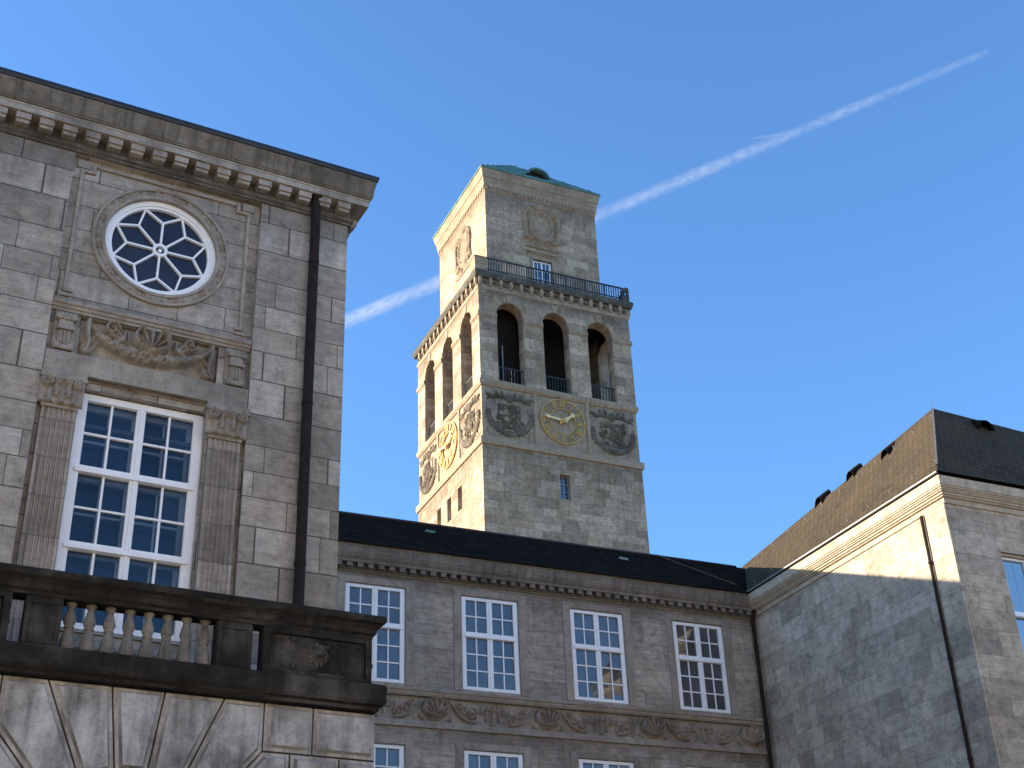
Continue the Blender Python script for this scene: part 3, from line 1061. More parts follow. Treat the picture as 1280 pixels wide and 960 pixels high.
for a0, a1 in ((-1.74, -.20), (-6.42, -4.96)):
    q = MB()
    q.box(a0, a1, VR + .05, VR + .26, 7.045, 7.705)
    q.box(a0, a0 + .09, VR, VR + .05, 7.09, 7.70)
    q.box(a1 - .09, a1, VR, VR + .05, 7.09, 7.70)
    q.box(a0 + .09, a1 - .09, VR, VR + .05, 7.63, 7.70)
    q.box(a0 + .09, a1 - .09, VR, VR + .05, 7.09, 7.15)
    q.box(a1 - .03, a1 + .01, VR - .004, VR + .25, 7.30, 7.36)
    q.box(a0 - .005, a1 + .012, VR - .012, VR + .25, 7.04, 7.088)
    q.box(a1 - .26, a1, VR + .05, 0, 7.05, 7.70)
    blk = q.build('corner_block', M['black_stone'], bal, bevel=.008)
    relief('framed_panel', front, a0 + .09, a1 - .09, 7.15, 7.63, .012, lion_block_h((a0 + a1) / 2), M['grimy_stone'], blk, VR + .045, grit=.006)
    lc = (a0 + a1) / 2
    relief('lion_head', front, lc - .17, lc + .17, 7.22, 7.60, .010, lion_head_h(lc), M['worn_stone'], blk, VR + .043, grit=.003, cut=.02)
bprof = [(.092, 0), (.092, .045), (.072, .055), (.080, .075), (.084, .12), (.076, .19), (.058, .26), (.043, .31), (.04, .325), (.058, .335), (.058, .352), (.044, .36), (.060, .385), (.071, .42), (.068, .45), (.053, .51), (.040, .565), (.036, .60), (.05, .61), (.05, .625), (.062, .63), (.062, .66)]
# double-vase profile scaled into the opening
for k in range(8):
    cx = -4.35 + .1225 + .245 * k
    q = MB()
    q.lathe((cx, VR + .14, 7.045), [(r_ * 1.12, z_) for r_, z_ in bprof], 20)
    q.build('baluster', M['baluster'], bal, smooth=True)

# ================================================================== OFFICE WING (middle)
W = empty('office_wing', (0, 30, 0))
tag(W, 'grey stone wing with black slate roof and shell frieze below the clock tower', 'building')
wc = [9.80, 12.862, 15.92, 19.0]
holes = []
for x in wc:
    holes.append(rect(x - .785, x + .785, 11.325, 13.755))
    holes.append(rect(x - .785, x + .785, 7.40, 9.845))
holes.append(rect(8.6, 20.66, 10.45, 11.07))
b = MB()
wall_panel(b, front, rect(-14, 20.868, 0, 14.5), holes, 0, .2)
b.build('wall', M['wing_ashlar'], W)
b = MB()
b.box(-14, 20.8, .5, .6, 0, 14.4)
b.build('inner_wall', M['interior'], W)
# flat stone surrounds
for x in wc:
    for z0, z1 in ((11.30, 13.77), (7.38, 9.86)):
        q = MB()
        q.box(x - 1.0, x - .79, -.03, .05, z0 - .02, z1 + .16)
        q.box(x + .79, x + 1.0, -.03, .05, z0 - .02, z1 + .16)
        q.box(x - .788, x + .788, -.029, .05, z1 - .005, z1 + .16)
        q.build('window_surround', M['wing_trim'], W, bevel=.008)
        window(W, front, x - .765, x + .765, z0 + .035, z1 - .025, .02, 2, (2, 3), case=.11, mull=.15, trans=.15, munt=.035)
c = MB()
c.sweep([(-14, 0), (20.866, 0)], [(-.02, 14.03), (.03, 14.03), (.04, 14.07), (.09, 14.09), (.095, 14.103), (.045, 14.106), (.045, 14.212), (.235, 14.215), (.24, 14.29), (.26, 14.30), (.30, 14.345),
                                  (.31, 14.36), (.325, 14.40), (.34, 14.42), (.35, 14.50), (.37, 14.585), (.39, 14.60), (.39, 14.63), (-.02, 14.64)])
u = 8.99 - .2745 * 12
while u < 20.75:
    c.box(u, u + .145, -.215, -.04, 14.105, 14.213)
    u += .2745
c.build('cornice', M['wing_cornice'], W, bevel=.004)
# roof: steep lower slope with sprocketed foot, low slope behind
c = MB()
xa, xb = -14.0, 24.0
sec = [(-.43, 14.63), (-.45, 14.665), (-.30, 14.80), (.60, 15.86), (6.0, 16.3)]
nseg = 40
xs_ = [xa + (xb - xa) * i / nseg for i in range(nseg + 1)]
for (y0, z0), (y1, z1) in zip(sec, sec[1:]):
    for xa_, xb_ in zip(xs_, xs_[1:]):
        c.add([(xa_, y0, z0), (xb_, y0, z0), (xb_, y1, z1), (xa_, y1, z1)], [(0, 1, 2, 3)])
wr = c.build('roof', M['slate_dark'], W)
c = MB()
c.tube([(xa, .6, 15.87), (20.9, .6, 15.87)], .035, 8)
c.build('ridge_cap', M['gutter'], wr)
for x, z, mm in ((11.35, 15.50, 'copper'), (17.0, 15.46, 'lead')):
    yy = (z - 14.80) / 1.06 * .9 - .30
    q = MB()
    q.box(x - .08, x + .13, yy - .08, yy + .08, z - .03, z + .035)
    q.tube([(x - .1, yy - .10, z), (x - .1, yy + .02, z + .03)], .04, 8)
    q.build('roof_vent', M[mm], wr, bevel=.02)
c = MB()
c.tube([(18.3, .62, 15.93), (18.6, .45, 15.74), (20.3, -.20, 14.96)], .007, 6)
c.build('lightning_wire', M['pipe2'], wr)
# shell frieze
c = MB()
c.sweep([(-14, 0), (20.866, 0)], [(-.02, 11.06), (.02, 11.06), (.035, 11.09), (.05, 11.10), (.055, 11.15), (.09, 11.17), (.10, 11.21), (.09, 11.245), (-.02, 11.26)])
c.sweep([(-14, 0), (20.866, 0)], [(-.02, 10.29), (.065, 10.29), (.07, 10.405), (.04, 10.42), (.03, 10.455), (-.02, 10.46)])
frz = c.build('frieze', M['wing_trim'], W, bevel=.006)
SX = [11.38, 14.367, 17.354, 20.341]


def frieze_h(U, Z):
    H = .012 * vnoise(U, Z, 7)
    for k in range(-1, 4):
        a = 11.38 + 2.987 * k; e = a + 2.987; m_ = (a + e) / 2
        zc = 10.76
        for s, o in ((1, a), (-1, e)):
            X = lambda q: o + s * q
            H = np.maximum(H, stroke(U, Z, bez((X(.34), 10.98), (X(.55), 10.80), (X(.6), 10.52), (X(1.05), 10.52), 16), .028, .095))
            H = np.maximum(H, stroke(U, Z, spiral(X(.95), 10.68, .13, 1.5, s, -1.57 if s > 0 else -1.57), .024, .09))
            H = np.maximum(H, stroke(U, Z, spiral(X(.62), 10.92, .085, 1.3, -s, 0 if s > 0 else math.pi), .022, .10))
            for an, L in ((1.2, .22), (.5, .24), (2.1, .18)):
                H = np.maximum(H, leaf(U, Z, X(.72), 10.70, an if s > 0 else math.pi - an, L, .02, .085))
            for an, L in ((1.0, .2), (2.4, .17), (.1, .2)):
                H = np.maximum(H, leaf(U, Z, X(1.12), 10.78, an if s > 0 else math.pi - an, L, .019, .08))
            H = np.maximum(H, leaf(U, Z, X(.42), 10.60, 3.9 if s > 0 else -.76, .16, .02, .08))
            H = np.maximum(H, rosette(U, Z, X(.95), 10.68, .055, .11))
        H = np.maximum(H, stroke(U, Z, [(m_, 10.52), (m_, 10.95)], [.035, .02], .09))
        H = np.maximum(H, stroke(U, Z, [(m_ - .13, 10.86), (m_ + .13, 10.86)], .02, .09))
        H = np.maximum(H, stroke(U, Z, [(m_ - .17, 10.60), (m_ - .15, 10.92)], .018, .08))
        H = np.maximum(H, stroke(U, Z, [(m_ + .17, 10.60), (m_ + .15, 10.92)], .018, .08))
        H = np.maximum(H, rosette(U, Z, m_, 10.78, .07, .1))
    return H
relief('scroll_carving', front, 8.58, 20.68, 10.44, 11.08, .0165, lambda U, Z: 1.5 * frieze_h(U, Z), M['wing_trim'], frz, .10, grit=.008)
for x in SX:
    relief('shell', front, x - .37, x + .37, 10.50, 11.05, .014, lambda U, Z, x=x: 1.4 * np.maximum(shell_h(U, Z, x, 10.80, .33, .24, .17, 9), .05 * np.clip(1 - np.hypot((U - x) / .33, (Z - 10.545) / .05), 0, 1)),
           M['wing_trim'], frz, .09, mask=lambda U, Z, x=x: np.hypot((U - x) / .365, (Z - 10.79) / .275) < 1)
# corner downpipe
c = MB()
c.tube([(20.72, -.16, 0), (20.72, -.16, 14.0), (20.74, -.26, 14.25)], .055, 12)
for z in (8.5, 10.9, 13.2):
    c.tube([(20.72, -.16, z), (20.72, -.16, z + .05)], .064, 12)
c.build('downpipe', M['pipe'], W)

# ================================================================== CORNER BUILDING (right)
RB = empty('corner_building', (20.87, 21.83, 0))
tag(RB, 'stone building with half sunlit flank and brown slate roof with hooded vents', 'building')
b = MB()
wall_panel(b, front, rect(0.12, 14, 0, 14.45), [rect(1.36, 3.0, 10.2, 13.06)], 0, .25)
b.build('front_wall', M['right_ashlar'], RB)
b = MB()
b.add([(0, .02, 0), (0, 16, 0), (0, 16, 14.45), (0, .02, 14.45)], [(0, 1, 2, 3)])
b.add([(0.12, 16, 0), (14, 16, 0), (14, 16, 14.45), (.12, 16, 14.45)], [(0, 1, 2, 3)])
b.add([(14, 0, 0), (14, 16, 0), (14, 16, 14.45), (14, 0, 14.45)], [(0, 1, 2, 3)])
b.build('side_wall', M['right_ashlar'], RB)
b = MB()
b.box(-.035, .05, .0, .70, 0, 14.10)      # corner pilaster on the flank
b.box(.05, .11, -.012, .05, 0, 14.10)
b.build('corner_pilaster', M['right_ashlar'], RB, bevel=.01)
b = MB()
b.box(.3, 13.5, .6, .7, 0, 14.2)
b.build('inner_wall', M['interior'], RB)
c = MB()
c.sweep([(0, 16), (0, 0), (14, 0)], [(-.02, 14.10), (.04, 14.10), (.05, 14.16), (.06, 14.21), (.12, 14.225), (.13, 14.25), (.17, 14.26), (.18, 14.30), (.22, 14.31), (.23, 14.335), (.26, 14.345),
                                     (.265, 14.37), (.30, 14.38), (.305, 14.41), (.33, 14.42), (.34, 14.52), (.36, 14.60), (.365, 14.62), (-.02, 14.63)])
c.build('cornice', M['right_trim'], RB, bevel=.003)
c = MB()
c.sweep([(0, 16), (0, -.36)], [(.36, 14.665), (.395, 14.665), (.41, 14.68), (.41, 14.70), (.37, 14.71)])
c.build('gutter', M['lead'], RB)
# roof
AP = Vector((22.75 - 20.87, 23.51 - 21.83, 17.80))
QL = Vector((21.30 - 20.87, 30.85 - 21.83, 16.02))
dL = QL - AP
QL2 = AP + dL * 1.35
QR = Vector((AP.x + 8.0, AP.y, 17.80 - .45))
E0 = Vector((-.40, -.40, 14.70))
EL = Vector((-.40, 13.0, 14.70)); ER = Vector((12.5, -.40, 14.70))
K0 = E0.lerp(AP, .09); K0.z -= .03
c = MB()
def quadgrid(A, B, C_, D, n, m_):
    vs = []
    for i in range(n + 1):
        for j in range(m_ + 1):
            a = A.lerp(B, i / n); d = D.lerp(C_, i / n)
            vs.append(a.lerp(d, j / m_))
    c.add(vs, [(i * (m_ + 1) + j, (i + 1) * (m_ + 1) + j, (i + 1) * (m_ + 1) + j + 1, i * (m_ + 1) + j + 1) for i in range(n) for j in range(m_)])
KL = EL.lerp(QL2, .09); KL.z -= .03
KR = ER.lerp(QR, .09); KR.z -= .03
quadgrid(E0, EL, KL, K0, 16, 1); quadgrid(K0, KL, QL2, AP, 20, 8)
quadgrid(ER, E0, K0, KR, 16, 1); quadgrid(KR, K0, AP, QR, 20, 8)
BK = Vector((9.0, 13.0, 14.0))
c.add([AP, QL2, BK, QR], [(0, 1, 2), (0, 2, 3)])
rr = c.build('roof', M['slate_brown'], RB)
c = MB()
c.bar(AP + Vector((0, 0, .01)), K0 + Vector((-.01, -.01, .01)), .045)
c.tube([AP, AP + Vector((0, 0, .22))], .007, 6)
c.build('hip_edge', M['hip'], rr)


def proj(P):
    q = M3.transposed() @ (Vector(P) - Vector((0, 0, 1.6)))
    return (640 - 1676.463 * q.x / q.z, 480 + 1676.463 * q.y / q.z)


def find(f, px, py, n=60):
    best = None
    for i in range(n + 1):
        for j in range(n + 1):
            P = f(i / n, j / n); a = proj(P); e = (a[0] - px) ** 2 + (a[1] - py) ** 2
            if best is None or e < best[0]: best = (e, P)
    return best[1]
off = Vector((20.87, 21.83, 0))
def lslope(s, t_): return off + K0.lerp(KL, s).lerp(AP.lerp(QL2, s), t_)
def rslope(s, t_): return off + K0.lerp(KR, s).lerp(AP.lerp(QR, s), t_)
M['vent_shade'] = plain('shaded_hollow', (.006, .006, .006), .95, spec=0.)  # flat near-black colour stands in for the shade inside the vents


def vent(q, ring0, ring1):
    n = len(ring0) - 1
    q.add(ring0 + ring1, [(i, i + 1, n + 2 + i, n + 1 + i) for i in range(n)])
    # inner skin, set back from the mouth, closes the hollow
    c0 = sum(ring0, Vector()) / len(ring0); c1 = sum(ring1, Vector()) / len(ring1)
    i0 = [c0 + (p - c0) * .9 for p in ring0]
    i1 = [p + (c1 - c0) * .55 for p in i0]
    q.add(ring0 + i0, [(i, i + 1, n + 2 + i, n + 1 + i) for i in range(n)])
    q.add(i0 + i1, [(i, i + 1, n + 2 + i, n + 1 + i) for i in range(n)])
    v = q.build('roof_vent', M['slate_dark'], rr)
    h = MB(); h.add(i1, [tuple(range(n + 1))]); h.build('vent_mouth', M['vent_shade'], v)


nL = (KL - K0).cross(AP - K0).normalized()
if nL.x > 0: nL = -nL
for px, py in ((1110, 566), (1066, 593), (1023, 623)):
    P = find(lslope, px, py, 90) - off
    q = MB()
    ax = Vector((0, 1, 0))
    # half-round hooded vent pointing down the slope
    dn = Vector((-1, 0, 0))
    n = 12
    ring0 = [P + ax * .17 * math.cos(math.pi * i / n) + Vector((-.13, 0, .25 * math.sin(math.pi * i / n) - .17)) for i in range(n + 1)]
    ring1 = [P + ax * .15 * math.cos(math.pi * i / n) + Vector((.26, 0, .18 * math.sin(math.pi * i / n) + .20)) for i in range(n + 1)]
    vent(q, ring0, ring1)
P = find(rslope, 1227, 534, 90) - off
q = MB()
ring0 = [P + Vector((.24 * math.cos(math.pi * i / n), -.20, .28 * math.sin(math.pi * i / n) - .16)) for i in range(n + 1)]
ring1 = [P + Vector((.22 * math.cos(math.pi * i / n), .30, .26 * math.sin(math.pi * i / n) + .12)) for i in range(n + 1)]
vent(q, ring0, ring1)
# snow hooks along the eaves and upper slope
for s_ in [i / 11 for i in range(11)]:
    for t_ in (.04, .82):
        P = K0.lerp(KL, s_ * .72).lerp(AP.lerp(QL2, s_ * .72), t_)
        q = MB()
        q.bar(P, P + nL * .08 + Vector((0, 0, .03)), .018)
        q.build('snow_hook', M['lead'], rr)
window(RB, front, 1.40, 2.96, 10.24, 13.0, .10, 2, (1, 1), case=.07, munt=0, gl='sky_glass')
c = MB()
c.box(1.30, 3.05, -.05, .06, 13.06, 13.11)
c.box(1.36, 3.0, .02, .12, 13.005, 13.058)
c.build('window_lintel', M['right_trim'], RB, bevel=.004)
c = MB()
c.tube([(-.065, .78, 0), (-.065, .78, 14.09)], .04, 12)
for z in (8.4, 10.6, 12.9):
    c.tube([(-.065, .78, z), (-.065, .78, z + .05)], .056, 12)
c.build('downpipe', M['pipe'], RB)

# ================================================================== CLOCK TOWER
T = empty('clock_tower', (27.70, 65.0, 0), R(.5766))
tag(T, 'tall square stone clock tower with arched belfry and green copper roof', 'clock tower')
TW = 10.76
def tl(u, d, z): return (d, u, z)
tl.flip = True
def tr(u, d, z): return (TW - d, u, z)
def tb(u, d, z): return (u, TW - d, z)
SQ = [(0, 0), (TW, 0), (TW, TW), (0, TW)]
b = MB()
sw = [rect(5.0, 5.68, 34.78, 36.4)]
slw = [rect(3.28, 3.95, 34.8, 36.35), rect(5.02, 5.68, 34.8, 36.35), rect(6.72, 7.38, 34.8, 36.35)]
wall_panel(b, front, rect(0, TW, 0, 37.75), sw, 0, .5)
wall_panel(b, tl, rect(0, TW, 0, 37.75), slw, 0, .5)
wall_panel(b, tr, rect(0, TW, 0, 37.75), [], 0, .5)
wall_panel(b, tb, rect(0, TW, 0, 37.75), [], 0, .5)
b.build('shaft', M['tower_ashlar'], T)
q = MB()
q.box(5.0, 5.68, .34, .4, 34.78, 36.4)
q.build('window', M['glass_tower'], T)
q = MB()
for a in (5.0, 5.62): q.box(a, a + .06, .28, .34, 34.78, 36.4)
for z in (34.78, 35.3, 35.85, 36.34): q.box(5.06, 5.62, .281, .339, z, z + .05)
q.box(5.31, 5.36, .283, .337, 34.8, 36.38)
q.build('window_frame', M['lead'], T)
for h in slw:
    q = MB()
    q.mbox(tl, h[0][0], h[1][0], .42, .48, h[0][1], h[2][1])
    q.build('window', M['glass_tower'], T)
# clock band
ZB0, ZB1 = 37.72, 41.85
b = MB()
for F in (front, tl, tr, tb):
    wall_panel(b, F, rect(.06, TW - .06, 37.7, 42.0), [], .06, .1)
b.build('clock_band', M['tower_trim'], T)
c = MB()
c.sweep(SQ, [(-.1, 37.62), (.10, 37.62), (.12, 37.70), (.12, 38.05), (.08, 38.10), (-.1, 38.2)], closed=True)
c.sweep(SQ, [(-.1, 41.62), (.02, 41.62), (.05, 41.70), (.09, 41.74), (.10, 41.98), (.04, 42.06), (-.1, 42.1)], closed=True)
c.build('string_course', M['tower_trim'], T)
for F in (front, tl):
    for u0 in (3.50, 7.08):
        c = MB()
        c.mbox(F, u0, u0 + .24, -.02, .08, 38.15, 41.64)
        c.build('panel_divider', M['tower_trim'], T)


def wreath_h(cu, seed):
    rs_ = np.random.RandomState(seed)
    arcs = [(rs_.uniform(-.8, .8), rs_.uniform(-.75, .7), rs_.uniform(.16, .3), rs_.choice([-1, 1])) for _ in range(16)]
    fill = [(sx * rs_.uniform(.9, 1.4), rs_.uniform(-1.4, .9), rs_.uniform(0, 6.28), rs_.uniform(.3, .5)) for sx in (-1, 1) for _ in range(13)]
    lv = [(rs_.uniform(-.85, .85), rs_.uniform(-.8, .8), rs_.uniform(0, 6.28), rs_.uniform(.25, .45)) for _ in range(14)]
    def f(U, Z):
        x = U - cu; z = Z - 39.78
        H = .0 * U
        # laurel wreath, open at the top, made of leaf pairs along a bent stem
        for a in np.linspace(math.pi * .98, math.pi * 2.02, 19):
            px, pz = cu + 1.40 * math.cos(a), 39.86 + 1.30 * math.sin(a)
            tn = a + (math.pi / 2 if a < 1.5 * math.pi else -math.pi / 2)
            for o in (-.55, .55):
                H = np.maximum(H, stroke(U, Z, [(px, pz), (px + .30 * math.cos(tn + o), pz + .30 * math.sin(tn + o))], [.15, .07], .16))
            H = np.maximum(H, .17 * np.sqrt(np.clip(1 - ((U - px) ** 2 + (Z - pz) ** 2) / .03, 0, 1)))
        # shield with quartered charges
        sh = np.clip(1 - np.maximum(np.abs(x) / .78, np.abs(z + .08) / .85) ** 5, 0, 1)
        H = np.maximum(H, .07 * np.exp(-((np.maximum(np.abs(x) / .78, np.abs(z + .08) / .85) - .92) / .07) ** 2))
        H = np.maximum(H, .09 * (sh > 0) * (np.abs(x) < .03)); H = np.maximum(H, .09 * (sh > 0) * (np.abs(z) < .03))
        for lx, lz, r_, d_ in arcs:
            H = np.maximum(H, stroke(U, Z, spiral(cu + lx, 39.75 + lz, r_, 1.3, d_, lx * 5), .045, .13))
        for lx, lz, an, L in lv:
            H = np.maximum(H, leaf(U, Z, cu + lx, 39.75 + lz, an, L, .055, .12))
        # helm and mantling above
        for s in (-1, 1):
            H = np.maximum(H, stroke(U, Z, bez((cu, 40.75), (cu + s * .5, 41.2), (cu + s * .9, 40.75), (cu + s * 1.5, 41.05)), .07, .13))
            for px, an, L in ((.5, .4, .5), (.7, 1.1, .45), (.8, -.4, .5), (1.1, .3, .45), (1.15, -.7, .4), (.35, 1.3, .45)):
                H = np.maximum(H, leaf(U, Z, cu + s * px, 40.98, an if s > 0 else math.pi - an, L, .06, .12))
        H = np.maximum(H, .17 * np.sqrt(np.clip(1 - ((x / .26) ** 2 + ((Z - 40.98) / .33) ** 2), 0, 1)))
        H = np.maximum(H, stroke(U, Z, [(cu - .2, 40.95), (cu + .2, 40.95)], .04, .2))
        return H

    def ground(U, Z):
        H = .02 * vnoise(U, Z, 3.0)
        for lx, lz, an, L in fill:
            H = np.maximum(H, leaf(U, Z, cu + lx, 39.78 + lz, an, L, .055, .08))
        return H
    return f, ground
for F, base in ((front, 10), (tl, 20)):
    for k, cu in enumerate((1.86, 8.92)):
        wr_f, gr_f = wreath_h(cu, base + k)
        pn = relief('carved_panel', F, cu - 1.6, cu + 1.6, 38.24, 41.6, .04, gr_f, M['tower_mid_carving'], T, .06, grit=.012)
        relief('wreath', F, cu - 1.6, cu + 1.6, 38.28, 41.58, .032, wr_f, M['tower_carving'], pn, .065, grit=.012, cut=.03)


def clock(F):
    cu, cz = 5.44, 40.03
    q = MB()
    n = 64
    q.ring(F, cu, cz, .90, 1.48, .0, .07, 72)
    dial = q.build('clock', M['warm_carving'], T)
    q = MB()
    q.ring(F, cu, cz, 1.47, 1.535, -.05, .05, 72)
    q.ring(F, cu, cz, .86, .905, -.04, .05, 72)
    q.build('clock_ring', M['gold'], dial)
    q = MB()
    sgn = -1 if F is tl else 1          # numerals read clockwise on either face
    def pt(x, y, r, a):
        # x along the tangent, y outward; a clockwise from twelve as seen from outside
        ur, zr = math.sin(a), math.cos(a)
        ut, zt_ = math.cos(a), -math.sin(a)
        return (cu + sgn * (ur * (r + y) + ut * x), cz + zr * (r + y) + zt_ * x)
    num = ['XII', 'I', 'II', 'III', 'IIII', 'V', 'VI', 'VII', 'VIII', 'IX', 'X', 'XI']
    wd = {'I': .10, 'V': .20, 'X': .20}
    def seg(p0, p1, w_, d=-.03):
        q.bar(F(p0[0], d, p0[1]), F(p1[0], d, p1[1]), w_, .06, up=Vector(F(0, 1, 0)) - Vector(F(0, 0, 0)))
    for k, s_ in enumerate(num):
        q = MB()
        a = 2 * math.pi * k / 12
        tot = sum(wd[ch] for ch in s_)
        x = -tot / 2
        for ch in s_:
            ww = wd[ch]; xm = x + ww / 2; h_ = .21
            if ch == 'I': seg(pt(xm, -h_, 1.19, a), pt(xm, h_, 1.19, a), .055)
            if ch == 'V':
                seg(pt(xm - .075, h_, 1.19, a), pt(xm, -h_, 1.19, a), .05); seg(pt(xm + .075, h_, 1.19, a), pt(xm, -h_, 1.19, a), .05)
            if ch == 'X':
                seg(pt(xm - .075, h_, 1.19, a), pt(xm + .075, -h_, 1.19, a), .05); seg(pt(xm + .075, h_, 1.19, a), pt(xm - .075, -h_, 1.19, a), .05)
            x += ww
        q.build('numeral', M['gold'], dial)
    for nm, ang, L, w0 in (('minute_hand', 2 * math.pi * 46.2 / 60, 1.32, .17), ('hour_hand', 2 * math.pi * (1.77) / 12, 1.02, .22)):
        q = MB()
        pts = [(-w0 / 2 * .6, -.28), (w0 / 2 * .6, -.28), (w0 / 2, .25), (w0 / 2 * .7, L * .72), (w0 * .95, L * .76), (0, L), (-w0 * .95, L * .76), (-w0 / 2 * .7, L * .72), (-w0 / 2, .25)]
        d0 = -.16 if nm[0] == 'm' else -.11
        A = [F(*((lambda P: (P[0], d0, P[1]))(pt(x, y, 0, ang)))) for x, y in pts]
        B = [F(*((lambda P: (P[0], d0 + .04, P[1]))(pt(x, y, 0, ang)))) for x, y in pts]
        k = len(pts)
        q.add(A + B, [tuple(range(k)), tuple(range(k, 2 * k))] + [(i, (i + 1) % k, k + (i + 1) % k, k + i) for i in range(k)])
        q.build(nm, M['bright_gold'], dial)
    q = MB()
    q.ring(F, cu, cz, .0, .17, -.2, .05, 24)
    q.build('hub', M['gold'], dial)
clock(front)
clock(tl)

# belfry
b = MB()
AR = [(1.22, 3.05), (4.42, 6.24), (7.60, 9.42)]
holes = [arch(a, e, 42.12, 46.98) for a, e in AR]
for F in (front, tl, tr, tb):
    wall_panel(b, F, rect(0, TW, 42.0, 49.0), holes, 0, .78)
    # inner faces of the piers
    I0, I1 = .78, TW - .78
    cut = [(I0, AR[0][0] + .0), (AR[0][1], AR[1][0]), (AR[1][1], AR[2][0]), (AR[2][1], I1)]
    for a, e in cut:
        if e > a + .01: b.mbox(F, a, e, .76, .79, 42.0, 49.0)
b.build('belfry', M['tower_ashlar'], T)
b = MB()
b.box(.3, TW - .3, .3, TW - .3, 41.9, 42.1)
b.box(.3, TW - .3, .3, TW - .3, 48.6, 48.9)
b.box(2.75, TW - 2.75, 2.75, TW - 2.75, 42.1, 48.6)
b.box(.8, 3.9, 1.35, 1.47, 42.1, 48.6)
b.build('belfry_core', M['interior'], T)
q = MB()
q.box(4.45, 5.1, 1.9, 2.3, 42.1, 44.9)
q.box(4.55, 5.0, 1.89, 1.91, 43.5, 43.9)
q.build('switch_cabinet', M['lead'], T)
for F in (front, tl):
    for a, e in ((0, AR[0][0]), (AR[0][1], AR[1][0]), (AR[1][1], AR[2][0]), (AR[2][1], TW)):
        c = MB()
        c.mbox(F, a - (.09 if a == 0 and F is front else 0), e + (.09 if e == TW else 0), -.09, .06, 46.64, 46.90)
        c.mbox(F, a, e, -.04, .06, 46.54, 46.642)
        c.build('impost', M['tower_trim'], T)
    for a, e in AR:
        m_ = (a + e) / 2
        for k in range(0, 9, 2):
            a0 = math.pi * (k + .06) / 9; a1 = math.pi * (k + .94) / 9
            r0, r1 = .925, 1.25 if k != 4 else 1.48
            d = -.012 if k != 4 else -.05
            vs_ = [(r0, a0), (r1, a0), (r1, a1), (r0, a1)]
            A = [F(m_ + r_ * math.cos(q_), d, 46.98 + r_ * math.sin(q_)) for r_, q_ in vs_]
            B = [F(m_ + r_ * math.cos(q_), .05, 46.98 + r_ * math.sin(q_)) for r_, q_ in vs_]
            c = MB()
            c.add(A + B, [(0, 1, 2, 3), (0, 1, 5, 4), (1, 2, 6, 5), (2, 3, 7, 6), (3, 0, 4, 7)])
            c.build('keystone' if k == 4 else 'voussoir', M['tower_trim'], T)
# iron guards in the belfry arches
for F in (front, tl):
    for a, e in AR:
        q = MB()
        q.mbox(F, a, e, .28, .33, 43.22, 43.30)
        q.mbox(F, a, e, .28, .33, 42.22, 42.28)
        k = 9
        for i in range(k + 1):
            u = a + (e - a) * i / k
            q.mbox(F, u - .022, u + .022, .285, .325, 42.1, 43.22)
        q.build('arch_guard', M['iron'], T)
q = MB()
q.tube([(2.05, 1.15, 42.1), (2.05, 1.15, 45.4)], .05, 8)
q.build('flag_pole', M['lead'], T)
q = MB()
q.tube([(9.2, .6, 42.1), (9.2, .6, 44.6)], .06, 8)
q.build('flag_pole', M['lead'], T)
# main cornice with modillions
c = MB()
c.sweep(SQ, [(-.1, 48.60), (.03, 48.60), (.06, 48.68), (.07, 48.84), (-.1, 48.9)], closed=True)
c.sweep(SQ, [(-.1, 48.85), (.012, 48.85), (.012, 49.42), (-.1, 49.45)], closed=True)
c.build('cornice', M['tower_trim'], T)
sp = .715
for F in (front, tl, tr):
    for k in range(15):
        u = .02 + k * sp
        c = MB()
        c.mbox(F, u - .03, u + .19, -.20, -.0, 49.02, 49.43)
        c.mbox(F, u - .0, u + .16, -.14, -.0, 48.88, 49.022)
        c.build('bracket', M['tower_trim'], T)
        m_ = u + .20 + (sp - .23) / 2
        if m_ < TW - .1:
            c = MB()
            c.mbox(F, m_ - .13, m_ + .13, -.09, .0, 49.03, 49.29)
            c.mbox(F, m_ - .06, m_ + .06, -.14, -.088, 49.10, 49.22)
            c.build('carved_boss', M['tower_carving'], T)
c = MB()
c.sweep(SQ, [(-.2, 49.40), (.24, 49.42), (.25, 49.50), (.30, 49.56), (.32, 49.80), (.28, 49.88), (-1.4, 49.92)], closed=True)
c.build('cornice_slab', M['tower_dark_trim'], T)
# terrace railing
pier_m = M['tower_trim']
c = MB()
c.box(-.32, .48, -.32, .48, 49.86, 50.78)
c.box(-.36, .52, -.36, .52, 50.78, 50.86)
c.box(-.02, .18, -.34, -.30, 50.25, 50.5)
c.tube([(-.1, .0, 50.86), (-.1, .0, 51.05)], .07, 8)
c.build('corner_pier', pier_m, T, bevel=.03)
c = MB()
c.box(TW - .46, TW + .05, -.28, .28, 49.86, 50.25)
c.tube([(TW - .4, -.05, 50.2), (TW - .25, -.05, 50.7), (TW - .05, -.05, 51.0), (TW + .1, -.05, 50.75), (TW - .02, -.05, 50.55)], [.2, .17, .14, .12, .06], 10)
c.box(TW - .02, TW + .14, -.16, .0, 50.2, 51.05)
c.build('corner_scroll', M['tower_dark_trim'], T, bevel=.03)
c = MB()
c.add([(-.29, .5, 49.885), (-.29, TW - .1, 49.885), (.32, TW - .1, 50.42), (.32, .5, 50.42), (.4, .5, 50.40), (.4, TW - .1, 50.40)], [(0, 1, 2, 3), (3, 2, 5, 4)])
c.build('lead_apron', M['old_lead'], T)
